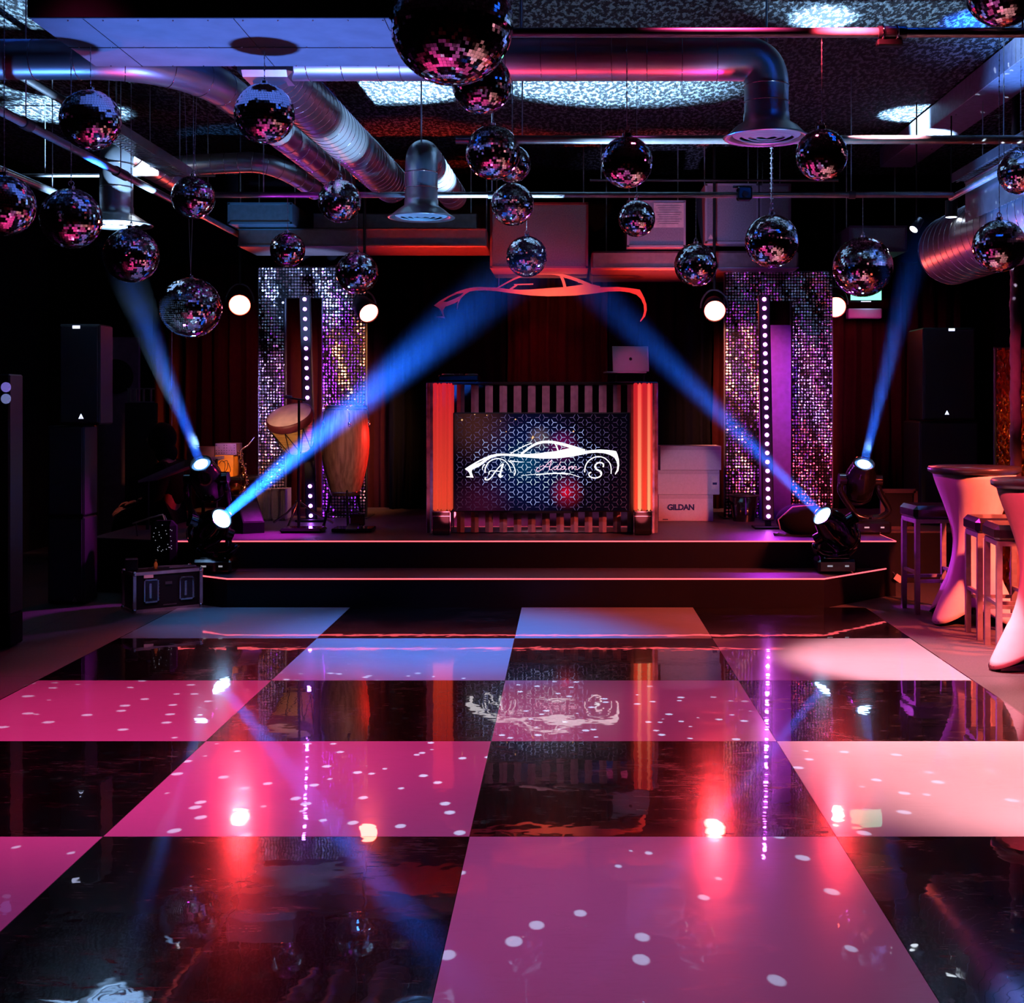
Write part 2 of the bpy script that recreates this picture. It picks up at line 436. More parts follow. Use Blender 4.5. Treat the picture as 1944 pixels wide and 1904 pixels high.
# ---------------------------------------------------------------- mesh builder
class MB:
    def __init__(s):
        s.v = []
        s.f = []
        s.mi = []
        s.sm = []
        s.c = 0
        s.T = Matrix.Identity(4)

    def add(s, vs, fs, mi=0, sm=False):
        k = len(s.v)
        s.v += [s.T @ Vector(v) for v in vs]
        for f in fs:
            s.f.append([i + k for i in f])
            s.mi.append(mi)
            s.sm.append(sm)
        return s

    def box(s, c, d, mi=0, bev=0.0, rot=None):
        x, y, z = (q / 2 for q in d)
        M3 = rot if rot is not None else Matrix.Identity(3)
        c = Vector(c)
        if bev <= 0:
            vs = [c + M3 @ Vector((a * x, b * y, e * z)) for a in (-1, 1) for b in (-1, 1) for e in (-1, 1)]
            s.add(vs, [(0, 1, 3, 2), (4, 6, 7, 5), (0, 4, 5, 1), (2, 3, 7, 6), (0, 2, 6, 4), (1, 5, 7, 3)], mi)
        else:
            b_ = min(bev, x * .9, y * .9, z * .9)
            vs = []
            idx = {}
            for a in (-1, 1):
                for b in (-1, 1):
                    for e in (-1, 1):
                        for ax in range(3):
                            q = [a * (x - b_), b * (y - b_), e * (z - b_)]
                            q[ax] = (a * x, b * y, e * z)[ax]
                            idx[(a, b, e, ax)] = len(vs)
                            vs.append(c + M3 @ Vector(q))
            fs = []
            for ax in range(3):
                o = [i for i in range(3) if i != ax]
                for sg in (-1, 1):
                    q = []
                    for (u, v) in ((-1, -1), (1, -1), (1, 1), (-1, 1)):
                        k = [0, 0, 0]
                        k[ax] = sg
                        k[o[0]] = u
                        k[o[1]] = v
                        q.append(idx[(*k, ax)])
                    fs.append(q)
            for ax in range(3):
                o = [i for i in range(3) if i != ax]
                for u in (-1, 1):
                    for v in (-1, 1):
                        def g(t, face):
                            k = [0, 0, 0]
                            k[ax] = t
                            k[o[0]] = u
                            k[o[1]] = v
                            return idx[(*k, face)]
                        fs.append([g(-1, o[0]), g(1, o[0]), g(1, o[1]), g(-1, o[1])])
            for a in (-1, 1):
                for b in (-1, 1):
                    for e in (-1, 1):
                        fs.append([idx[(a, b, e, 0)], idx[(a, b, e, 1)], idx[(a, b, e, 2)]])
            s.add(vs, fs, mi)
        return s

    def tube(s, pts, r, n=12, mi=0, caps=True, radii=None, sm=True):
        pts = [Vector(p) for p in pts]
        t0 = (pts[1] - pts[0]).normalized()
        up = Vector((0, 0, 1)) if abs(t0.z) < 0.9 else Vector((1, 0, 0))
        nx = t0.cross(up).normalized()
        vs = []
        for i, p in enumerate(pts):
            if i == 0:
                t = t0
            elif i == len(pts) - 1:
                t = (pts[i] - pts[i - 1]).normalized()
            else:
                t = ((pts[i + 1] - pts[i]).normalized() + (pts[i] - pts[i - 1]).normalized()).normalized()
            nx = (nx - t * nx.dot(t)).normalized()
            ny = t.cross(nx)
            rr = radii[i] if radii else r
            for k in range(n):
                a = 2 * PI * k / n
                vs.append(p + nx * math.cos(a) * rr + ny * math.sin(a) * rr)
        fs = []
        for i in range(len(pts) - 1):
            for k in range(n):
                a, b = i * n + k, i * n + (k + 1) % n
                fs.append((a, b, b + n, a + n))
        s.add(vs, fs, mi, sm)
        if caps:
            m = len(pts) - 1
            s.add([vs[k] for k in range(n)][::-1], [list(range(n))], mi)
            s.add([vs[m * n + k] for k in range(n)], [list(range(n))], mi)
            # caps duplicate ring points so that shading stays crisp
        return s

    def cyl(s, a, b, r, n=20, mi=0, r2=None, sm=True):
        return s.tube([a, b], r, n, mi, True, [r, r if r2 is None else r2], sm)

    def lathe(s, prof, n=32, mi=0, c=(0, 0, 0), axis=None, sm=True, close=True):
        q = axis if axis is not None else Matrix.Identity(3)
        c = Vector(c)
        vs = []
        for (r, z) in prof:
            for k in range(n):
                a = 2 * PI * k / n
                vs.append(c + q @ Vector((r * math.cos(a), r * math.sin(a), z)))
        fs = []
        for i in range(len(prof) - 1):
            for k in range(n):
                a, b = i * n + k, i * n + (k + 1) % n
                fs.append((a, b, b + n, a + n))
        if close:
            if prof[0][0] > 1e-5:
                fs.append(list(range(n))[::-1])
            if prof[-1][0] > 1e-5:
                m = len(prof) - 1
                fs.append([m * n + k for k in range(n)])
        s.add(vs, fs, mi, sm)
        return s

    def ring(s, c, r, t, n=24, m=6, mi=0, q=None):
        q = q if q is not None else Matrix.Identity(3)
        c = Vector(c)
        vs = []
        fs = []
        for i in range(n):
            a = 2 * PI * i / n
            for j in range(m):
                b = 2 * PI * j / m
                vs.append(c + q @ Vector(((r + t * math.cos(b)) * math.cos(a), (r + t * math.cos(b)) * math.sin(a), t * math.sin(b))))
        for i in range(n):
            for j in range(m):
                a = i * m + j
                b = i * m + (j + 1) % m
                c_ = ((i + 1) % n) * m + (j + 1) % m
                d = ((i + 1) % n) * m + j
                fs.append((a, d, c_, b))
        s.add(vs, fs, mi, True)
        return s

    def prism(s, poly, z0, z1, mi=0):
        n = len(poly)
        vs = [(p[0], p[1], z0) for p in poly] + [(p[0], p[1], z1) for p in poly]
        fs = [list(range(n))[::-1], list(range(n, 2 * n))]
        for k in range(n):
            fs.append((k, (k + 1) % n, n + (k + 1) % n, n + k))
        return s.add(vs, fs, mi)

    def sphere(s, c, r, n=16, m=10, mi=0, sc=(1, 1, 1)):
        c = Vector(c)
        prof = []
        vs = []
        fs = []
        for i in range(m + 1):
            th = PI * i / m
            for k in range(n):
                a = 2 * PI * k / n
                vs.append(c + Vector((r * sc[0] * math.sin(th) * math.cos(a), r * sc[1] * math.sin(th) * math.sin(a), r * sc[2] * math.cos(th))))
        for i in range(m):
            for k in range(n):
                a, b = i * n + k, i * n + (k + 1) % n
                fs.append((a, a + n, b + n, b))
        s.add(vs, fs, mi, True)
        return s

    def mesh(s, name, mats):
        me = bpy.data.meshes.new(name)
        me.from_pydata([tuple(v) for v in s.v], [], s.f)
        for m in (mats if isinstance(mats, (list, tuple)) else [mats]):
            me.materials.append(m)
        me.polygons.foreach_set('material_index', s.mi)
        me.polygons.foreach_set('use_smooth', s.sm)
        me.update()
        return me

    def build(s, name, mats, parent=None, loc=None):
        me = s.mesh(name, mats)
        if loc is not None:
            pass
        o = bpy.data.objects.new(name, me)
        COL.objects.link(o)
        if parent is not None:
            o.parent = parent
        if loc is not None:
            o.location = loc
        return o


def rotz(a):
    return Matrix.Rotation(a, 3, 'Z')


def align(d):
    """3x3 matrix whose local Z points along d"""
    return Vector(d).to_track_quat('Z', 'Y').to_matrix()


def tag(o, label=None, cat=None, group=None, kind=None):
    if label:
        o['label'] = label
    if cat:
        o['category'] = cat
    if group:
        o['group'] = group
    if kind:
        o['kind'] = kind
    return o


def thing(name, label, cat, loc=(0, 0, 0), rz=0.0, group=None):
    o = bpy.data.objects.new(name, None)
    COL.objects.link(o)
    o.location = loc
    o.rotation_euler = (0, 0, rz)
    o.empty_display_size = 0.1
    return tag(o, label, cat, group)


def bez(p0, p1, p2, n=10):
    p0, p1, p2 = Vector(p0), Vector(p1), Vector(p2)
    return [p0 * (1 - t) ** 2 + p1 * 2 * t * (1 - t) + p2 * t * t for t in (i / n for i in range(n + 1))]


def catmull(pts, n=6):
    P_ = [Vector(p) for p in pts]
    P_ = [P_[0] * 2 - P_[1]] + P_ + [P_[-1] * 2 - P_[-2]]
    out = []
    for i in range(1, len(P_) - 2):
        a, b, c, d = P_[i - 1:i + 3]
        for k in range(n):
            t = k / n
            out.append(0.5 * ((2 * b) + (c - a) * t + (2 * a - 5 * b + 4 * c - d) * t * t + (3 * b - a - 3 * c + d) * t ** 3))
    out.append(P_[-2])
    return out


def flat_shape(name, loops, thick, mats, parent, fn):
    """2D outline with holes -> solid plate; fn maps (u, v, w) to a world point"""
    cu = bpy.data.curves.new(name, 'CURVE')
    cu.dimensions = '2D'
    cu.fill_mode = 'BOTH'
    cu.extrude = thick / 2
    for lp in loops:
        sp = cu.splines.new('POLY')
        sp.points.add(len(lp) - 1)
        for i, (u, v) in enumerate(lp):
            sp.points[i].co = (u, v, 0, 1)
        sp.use_cyclic_u = True
    t = bpy.data.objects.new('tmp', cu)
    COL.objects.link(t)
    dg = bpy.context.evaluated_depsgraph_get()
    me = bpy.data.meshes.new_from_object(t.evaluated_get(dg))
    bpy.data.objects.remove(t)
    bpy.data.curves.remove(cu)
    me.name = name
    for v in me.vertices:
        v.co = fn(v.co.x, v.co.y, v.co.z)
    me.materials.clear()
    me.materials.append(mats)
    o = bpy.data.objects.new(name, me)
    COL.objects.link(o)
    if parent is not None:
        o.parent = parent
    return o


def text_mesh(name, body, size, loc, mats, parent, rot=(PI / 2, 0, 0), ext=0.0008, bold=0.0, shear=0.0, spacing=1.0):
    cu = bpy.data.curves.new(name, 'FONT')
    cu.body = body
    cu.size = size
    cu.extrude = ext
    cu.offset = bold
    cu.shear = shear
    cu.space_character = spacing
    cu.align_x = 'CENTER'
    cu.align_y = 'CENTER'
    t = bpy.data.objects.new('tmp', cu)
    COL.objects.link(t)
    dg = bpy.context.evaluated_depsgraph_get()
    me = bpy.data.meshes.new_from_object(t.evaluated_get(dg))
    bpy.data.objects.remove(t)
    me.name = name
    me.materials.clear()
    me.materials.append(mats)
    o = bpy.data.objects.new(name, me)
    COL.objects.link(o)
    o.parent = parent
    o.location = loc
    o.rotation_euler = rot
    return o


# ================================================================ THE SETTING
XL, XR, YB, ZC = -5.6, 4.6, 13.9, 4.0
b = MB().box(((XL + XR) / 2, 6.0, -0.07), (XR - XL + .4, 17.0, 0.12))
tag(b.build('floor', M['floor']), kind='structure')
b = MB().box(((XL + XR) / 2, 6.0, ZC + .06), (XR - XL + .4, 17.0, 0.12))
tag(b.build('ceiling', M['ceiling']), kind='structure')
tag(MB().box(((XL + XR) / 2, YB + .1, 2), (XR - XL + .4, 0.2, 4.1)).build('wall_back', M['wall']), kind='structure')
tag(MB().box((XL - .1, 6, 2), (0.2, 17, 4.1)).build('wall_left', M['wall']), kind='structure')
tag(MB().box((XR + .1, 6, 2), (0.2, 17, 4.1)).build('wall_right', M['wall']), kind='structure')
tag(MB().box(((XL + XR) / 2, -2.5, 2), (XR - XL + .4, 0.2, 4.1)).build('wall_front', M['wall']), kind='structure')

# checkered dance floor
TS = 1.2776
X0, Y1 = -2.896, 9.597
b = MB()
g = 0.0025
for r_ in range(8):
    for c_ in range(4):
        xa, ya = X0 + c_ * TS, Y1 - (r_ + 1) * TS
        white = (r_ + c_) % 2 == 0
        b.box((xa + TS / 2, ya + TS / 2, -0.005), (TS - g, TS - g, 0.01), 0 if white else 1)
b.box((X0 + 2 * TS, Y1 - 4 * TS, -0.0075), (4 * TS + .03, 8 * TS + .03, 0.005), 2)
tag(b.build('dance_floor', [M['tile_white'], M['tile_black'], M['black_gloss']]),
    'glossy black and white checkered dance floor laid in large square panels', 'dance floor')

# stage: two stepped platforms with red edge light
low = [(-3.14, 10.222), (-2.79, 9.80), (-2.54, 9.615), (1.917, 9.615), (2.53, 10.222)]
upp = [(-3.88, 13.6), (-3.88, 10.5), (-3.15, 10.23), (2.61, 10.23), (2.61, 11.0), (3.95, 11.0), (3.95, 13.6)]


def platform(name, label, poly, z0, z1, edge_pts):
    t = thing(name, label, 'stage platform', (0, 0, 0))
    MB().prism(poly, z0, z1 - .012, 0).build('riser_body', M['stage_side'], t)
    MB().prism(poly, z1 - .012, z1, 0).build('deck', M['stage_top'], t)
    e = MB()
    pts = [Vector((p[0], p[1] - .004, z1 - 0.004)) for p in edge_pts]
    e.tube(pts, 0.0055, 6)
    tag(e.build('edge_light', M['led_edge'], t), 'thin glowing red line along the edge')
    return t


platform('lower_stage_step', 'low black stage step with chamfered corners and red edge line, just behind dance floor',
         low, -0.01, 0.214, [(-2.79, 9.80), (-2.54, 9.615), (1.917, 9.615), (2.53, 10.222)])
platform('main_stage', 'black raised stage with red edge line carrying the mirrored booth', upp, -0.01, 0.43,
         [(-3.15, 10.23), (2.61, 10.23), (2.61, 11.0)])

# ================================================================ CURTAINS
def curtain(label, xa, xb, Y, z0, z1, fold=0.16, amp=0.04, mt='curtain', group=None):
    b = MB()
    n = int((xb - xa) / 0.02)
    vs = []
    for i in range(n + 1):
        x = xa + (xb - xa) * i / n
        y = Y + amp * math.sin(2 * PI * x / fold) + 0.4 * amp * math.sin(2 * PI * x / (fold * 0.37) + 1)
        for k, z in enumerate((z0, z0 + (z1 - z0) * .33, z0 + (z1 - z0) * .66, z1)):
            vs.append((x + 0.01 * math.sin(3 * z + x * 9), y * 1.0 + 0.012 * math.sin(5 * x + k), z))
    fs = []
    for i in range(n):
        for k in range(3):
            a = i * 4 + k
            fs.append((a, a + 4, a + 5, a + 1))
    b.add(vs, fs, 0, True)
    o = b.build('stage_curtain', M[mt])
    md = o.modifiers.new('thick', 'SOLIDIFY')
    md.thickness = 0.004
    return tag(o, label, 'curtain', group)


curtain('dark red pleated curtain hanging in the middle behind the booth', -0.62, 0.42, 13.35, 0.43, 3.0)
curtain('black pleated curtain between the left sequin arch and the booth', -1.85, -0.64, 13.4, 0.43, 3.0, mt='black_matte')
curtain('black pleated curtain between the booth and the right sequin arch', 0.44, 1.5, 13.4, 0.43, 3.0, mt='black_matte')
curtain('dark red pleated curtain on the far left of the stage', -4.4, -1.87, 13.7, 0.0, 3.0)
curtain('dark red pleated curtain on the far right of the stage', 1.52, 4.1, 13.45, 0.43, 3.0)

# ================================================================ SEQUIN ARCHES
def seq_panel(parent, name, xa, xb, za, zb, Y, seed):
    rr = random.Random(seed)
    nx = max(1, round((xb - xa) / 0.0285))
    nz = max(1, round((zb - za) / 0.0295))
    dx, dz = (xb - xa) / nx, (zb - za) / nz
    b = MB()
    b.box(((xa + xb) / 2, Y + .012, (za + zb) / 2), (xb - xa, 0.012, zb - za), 1)
    p = b.build(name, [M['mirror'], M['black_matte']], parent)
    s = MB()
    for i in range(nx):
        for k in range(nz):
            if rr.random() < 0.004:
                continue
            c = Vector((xa + (i + .5) * dx, Y - .004, za + (k + .5) * dz))
            # wind-tilted discs: neighbouring ones lean alike
            tx = 0.30 * math.sin(i * .7 + k * .13 + seed) + rr.gauss(0, .20)
            tz = 0.25 * math.sin(k * .21 + i * .3 + seed * 2) + rr.gauss(0, .20)
            nrm = Vector((tx, -1, tz)).normalized()
            q = align(nrm)
            r0 = 0.0122
            vs = [c + q @ Vector((r0 * math.cos(a * PI / 4), r0 * math.sin(a * PI / 4), 0)) for a in range(8)]
            vc = [c + q @ Vector((0.35 * r0 * math.cos(a * PI / 4), 0.35 * r0 * math.sin(a * PI / 4), -.0012)) for a in range(8)]
            s.add(vs + vc, [(a, (a + 1) % 8, 8 + (a + 1) % 8, 8 + a) for a in range(8)] + [list(range(8, 16))], 0)
    tag(s.build('sequins', M['sequin'], p), 'round silver sequins in a tight grid', kind='stuff')
    return p


def arch(label, xs, Y, zt, zb, zj, seed):
    t = thing('sequin_arch', label, 'sequin panel', (0, 0, 0), group='sequin arches on the stage')
    seq_panel(t, 'column_panel', xs[0], xs[1], zb, zj, Y, seed)
    seq_panel(t, 'column_panel', xs[2], xs[3], zb, zj, Y, seed + 1)
    seq_panel(t, 'top_panel', xs[0], xs[3], zj, zt, Y, seed + 2)
    f = MB()
    for x in (xs[0], xs[1], xs[2], xs[3]):
        f.box((x, Y + .04, (zt + zb) / 2), (.02, .03, zt - zb))
    f.box(((xs[0] + xs[3]) / 2, Y + .04, zt), (xs[3] - xs[0], .03, .02))
    for x in (xs[0], xs[3]):
        f.box((x, Y + .15, 0.435), (.06, .5, .01))
    f.build('frame', M['grey'], t)
    return t


YA = 12.3
ax = lambda px: (px - CX) * YA / F
az = lambda py: H - (py - CY) * YA / F
arch('shimmering sequin arch behind the two drums, with blue-lit top band',
     (ax(491), ax(540), ax(612), ax(694)), YA, az(508), 0.435, az(566), 3)
arch('shimmering sequin arch with the glowing magenta light bar in front',
     (ax(1377), ax(1441), ax(1503), ax(1580)), YA, az(516), 0.435, az(572), 11)

# ================================================================ LED BARS
def led_bar(label, x0, x1, ya, yb, Y, n, mtl, col, skip=(), glow=20.0, width=0.10, back=None):
    """x0,x1 frame columns at top and bottom; ya,yb first and last lamp row"""
    pt, pb = P(x0, ya, Y), P(x1, yb, Y)
    t = thing('light_bar', label, 'light bar', (pb.x, Y, 0.43), group='upright light bars')
    base = Vector((pb.x, Y, 0.43))
    d = (pt - pb)
    b = MB()
    q = align(-d) if False else None
    ang = math.atan2(d.x, d.z)
    rot = Matrix.Rotation(ang, 3, 'Y')
    mid = (pt + pb) / 2 - base
    b.box(mid + Vector((0, .03, 0)), (width, .05, d.length + .08), 0, .005, rot)
    b.build('housing', M['black'], t)
    f = MB().box((0, 0.03, .01), (.26, .22, .02), 0, .004)
    f.box((0, 0.03, (pb.z - base.z) / 2), (.05, .04, max(.02, pb.z - base.z)))
    f.build('foot', M['black'], t)
    for i in range(n):
        if i in skip:
            continue
        c = pb + d * (i / (n - 1)) - base
        l = MB()
        l.lathe([(0.0, -.012), (.010, -.010), (.0165, 0), (.0165, .006)], 16, 0, c, align((0, 1, 0)))
        l.build('lamp', mtl, t)
    area('bar_back_light', Vector((pb.x, Y + .075, (pt.z + pb.z) / 2)), Vector((pb.x, Y + 2, (pt.z + pb.z) / 2)), col, glow, .06, d.length)  # unseen area light added for the glow behind the bar
    return t


led_bar('tall magenta light bar with a full column of white-hot lamps, at the right arch', 1451, 1459, 568, 980, 11.25, 25, M['led_magenta'], (0.42, 0.02, 1.0), glow=1.6)
led_bar('violet light bar with spaced lamps standing behind the small drum', 578, 590, 568, 979, 11.95, 23, M['led_violet'], (0.35, 0.03, 1.0), skip=(4, 5, 6), glow=3)
# cloth behind the right light bar, violet glow put into its colour
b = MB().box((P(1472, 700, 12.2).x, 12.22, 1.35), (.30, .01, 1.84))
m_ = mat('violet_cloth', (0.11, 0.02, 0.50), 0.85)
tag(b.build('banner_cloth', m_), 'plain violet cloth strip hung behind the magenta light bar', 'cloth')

# ================================================================ PAR LAMPS (red, towards the room)
def par(label, px, py, Y, aim, sc=1.0, power=160, deg=60, pcol=(1.0, 0.04, 0.06)):
    c = P(px, py, Y)
    t = thing('stage_lamp', label, 'stage lamp', c, group='red stage lamps facing the room')
    d = (Vector(aim) - c).normalized()
    q = align(d)
    r = 0.108 * sc
    b = MB()
    b.lathe([(0, -.26), (r * .55, -.26), (r * .9, -.20), (r * 1.05, -.10), (r * 1.05, .012), (r * .96, .012), (r * .96, -.01)], 32, 0, (0, 0, 0), q, close=False)
    b.build('can', M['black'], t)
    l = MB().lathe([(0, -.003), (r * .96, -.008)], 32, 0, (0, 0, 0), Matrix.Identity(3), close=False)
    lo = l.build('lens', M['par_lens'], t)
    lo.rotation_euler = q.to_euler()
    y = MB()
    side = d.cross(Vector((0, 0, 1))).normalized()
    pts = []
    for k in range(13):
        a = PI * k / 12
        pts.append(side * math.cos(a) * r * 1.25 + Vector((0, 0, 1)) * math.sin(a) * r * 1.7 - d * .1)
    y.tube(pts, .009, 8)
    y.build('yoke', M['grey'], t)
    z_top = 4.0 - c.z
    h = MB().cyl(Vector((0, 0, r * 1.7)) - d * .1, Vector((0, 0, z_top)) - d * .1, .014, 10)
    h.build('hanging_rod', M['black'], t)
    spot('lamp_beam', c + d * .06, Vector(aim), pcol, power, deg, .6, .07)
    return t


par('red stage lamp at far left, glaring beside the left sequin arch', 455, 579, 12.5, (-1.6, 5.5, 0), 0.98, 170, 40)
par('red stage lamp turned aside on the left arch, above the big drum', 700, 594, 11.6, (0.6, 8.0, 0), 0.86, 70, 40)
par('red stage lamp left of the magenta light bar', 1357, 590, 11.8, (0.9, 5.0, 0), 0.92, 130, 40)
par('red stage lamp right of the right sequin arch', 1586, 583, 12.5, (2.0, 5.0, 0), 0.96, 150, 40)

# ================================================================ MOVING HEADS + BEAMS
def haze_mat(name, dens, h0, h1):
    m = bpy.data.materials.new(name)
    m.use_nodes = True
    N, L = m.node_tree.nodes, m.node_tree.links
    N.clear()
    out = N.new('ShaderNodeOutputMaterial')
    v = N.new('ShaderNodeVolumeScatter')
    v.inputs['Color'].default_value = (1, 1, 1, 1)
    v.inputs['Anisotropy'].default_value = 0.0
    tc = N.new('ShaderNodeTexCoord')
    sp = N.new('ShaderNodeSeparateXYZ')
    L.new(tc.outputs['Object'], sp.inputs[0])
    mr = N.new('ShaderNodeMapRange')
    mr.interpolation_type = 'SMOOTHSTEP'
    mr.inputs['From Min'].default_value = h0
    mr.inputs['From Max'].default_value = h1
    mr.inputs['To Min'].default_value = dens
    mr.inputs['To Max'].default_value = 0.0
    L.new(sp.outputs['Z'], mr.inputs[0])
    L.new(mr.outputs[0], v.inputs['Density'])
    L.new(v.outputs[0], out.inputs['Volume'])
    return m


def moving_head(label, lens, through, base, blabel, beam_len, power, dens, deg=5.2, ring=False):
    lens = Vector(lens)
    d = (Vector(through) - lens).normalized()
    base = Vector(base)
    t = thing('moving_head_light', label, 'moving head light', base, group='moving head lights on the stage')
    q = align(d)
    c = lens - d * 0.17 - base            # centre of the head, local
    # base box
    b = MB().box((0, 0, .055), (.30, .26, .11), 0, .02)
    b.box((0, 0, .115), (.20, .20, .02), 0, .008)
    bo = b.build('base', M['black_gloss'], t)
    k = MB().box((-.06, -.132, .06), (.04, .004, .012)).box((.07, -.132, .06), (.03, .004, .012))
    k.build('control_panel', M['indicator_dim'], bo)
    side = Vector((1, 0, 0)) - d * d.x
    side = side.normalized()
    s = MB()
    for sg in (-1, 1):
        pts = [Vector((sg * .02, 0, .125)), Vector((sg * .10, 0, .14)), Vector((sg * .155, 0, .20)), c + side * sg * .165 + Vector((0, 0, -.1)), c + side * sg * .15]
        pts = catmull(pts, 4)
        s.tube(pts, .028, 10)
        s.cyl(c + side * sg * .12, c + side * sg * .18, .05, 20)
    s.build('yoke', M['black_gloss'], t)
    h = MB()
    h.lathe([(0, -.24), (.06, -.235), (.10, -.20), (.125, -.12), (.13, -.02), (.125, .06), (.105, .12), (.092, .165), (.092, .185), (.078, .185), (.078, .16)], 36, 0, c, q, close=False)
    for zz in (-.16, -.13, -.10):
        h.ring(c + d * zz, .122, .004, 32, 6, 0, q)
    ho = h.build('lamp_head', M['black_gloss'], t)
    l = MB().lathe([(.078, .158), (.07, .168), (.05, .178), (.025, .184), (.0, .186)], 28, 0, c, q, close=False)
    if ring:
        l = MB().lathe([(.078, .158), (.07, .168), (.055, .176)], 28, 0, c, q, close=False)
        l.lathe([(.055, .176), (.03, .184), (.0, .186)], 28, 1, c, q, close=False)
    l.build('lens', [M['lens_rim'], M['blue_lens']] if ring else M['blue_lens'], ho)
    # the beam in the haze: a cone that starts at the lens
    src = lens + d * .03
    bl = area('beam_light', src, src + d, (0.012, 0.13, 1.0), power * .0045, .07, .07)
    bl.data.shape = 'DISK'
    bl.data.spread = math.radians(deg * 1.15)
    tb = MB()
    half = math.tan(math.radians(deg / 2))
    r0 = .045
    tb.tube([src + d * .01, src + d * beam_len], 1, 28, 0, True, [.036, .036 + half * beam_len * 1.15])
    o = tb.build('light_beam', haze_mat('beam_haze', dens, lens.z + .25, (src + d * beam_len).z))
    tag(o, blabel, 'light beam', 'blue light beams in the haze', 'stuff')
    # lamp shines from the width of its lens
    return t


L1 = P(382, 882, 10.4)
moving_head('upper left moving head light on the stage, lens tilted up', L1, P(250, 545, 9.1), (P(400, 900, 10.6).x - .02, 10.66, .43), 'faint blue beam rising to the left above the left moving heads', 2.3, 3000, .03, ring=True)
L2 = P(420, 985, 9.86)
moving_head('lower left moving head light on the step, lens facing the room', L2, P(960, 525, 7.7), (P(408, 1070, 9.95).x, 9.98, .214), 'bright blue beam slanting right across the drums', 3.9, 20000, .035)
R1 = P(1562, 980, 9.86)
moving_head('lower right moving head light on the step, lens facing the room', R1, P(1100, 520, 8.6), (P(1585, 1070, 9.98).x, 10.0, .214), 'blue beam slanting left toward the hanging car sign', 3.5, 4200, .03)
R2 = P(1640, 882, 10.7)
moving_head('upper right moving head light on the stage, lens tilted up', R2, P(1740, 470, 9.4), (P(1655, 1000, 10.8).x, 10.85, .43), 'faint blue beam rising steeply at the right of the stage', 2.4, 2200, .036, ring=True)
# ice-blue light leaking from the two tilted lenses is given by their emission

# ================================================================ DJ BOOTH
YB0 = 10.8


def bx(px):
    return (px - CX) * YB0 / F


def bz(py):
    return H - (py - CY) * YB0 / F


booth = thing('dj_booth', 'mirror-fluted booth on the stage with two glowing red end columns', 'booth', ((bx(811) + bx(1248)) / 2, YB0, .43))
ox, oz = (bx(811) + bx(1248)) / 2, .43
W = bx(1248) - bx(811)
HB = bz(725) - .43
b = MB()
b.box((0, .36, HB / 2), (W - .02, .62, HB - .01))
b.build('body', M['black_gloss'], booth)
b = MB()
n = 32
fw = (W - .02) / n
M['smoked'] = mat('velvet_flute', (0.24, 0.15, 0.22), 0.5, .1, var=.2)
for i in range(n):
    xc = -W / 2 + .01 + (i + .5) * fw
    if i % 2:
        b.box((xc, .035, HB / 2), (fw * .98, .012, HB - .02), 0)
    else:
        b.box((xc - fw * .25, .02, HB / 2), (fw * .56, .008, HB - .02), 1, 0, rotz(-.35))
        b.box((xc + fw * .25, .02, HB / 2), (fw * .56, .008, HB - .02), 1, 0, rotz(.35))
b.build('fluted_mirror_front', [M['mirror'], M['smoked']], booth)
MB().box((0, .34, HB - .012), (W, .70, .025), 0, .006).build('desk_top', M['black_gloss'], booth)
MB().box((0, -.004, HB - .006), (W, .008, .010)).build('top_trim', M['chrome'], booth)
# red glowing columns with gradient emission along their height


def glow_mat(name, lo, hi, h, es):
    m, N, L, b_ = newmat(name)
    tc = N.new('ShaderNodeTexCoord')
    sp = N.new('ShaderNodeSeparateXYZ')
    L.new(tc.outputs['Object'], sp.inputs[0])
    mr = N.new('ShaderNodeMapRange')
    mr.inputs['From Max'].default_value = h
    L.new(sp.outputs['Z'], mr.inputs[0])
    r = N.new('ShaderNodeValToRGB')
    r.color_ramp.elements[0].color = (*lo, 1)
    r.color_ramp.elements[1].color = (*hi, 1)
    r.color_ramp.elements[0].position = .15
    L.new(mr.outputs[0], r.inputs['Fac'])
    L.new(r.outputs['Color'], b_.inputs['Emission Color'])
    b_.inputs['Emission Strength'].default_value = es
    b_.inputs['Base Color'].default_value = (.4, .02, .02, 1)
    b_.inputs['Roughness'].default_value = .12
    return m


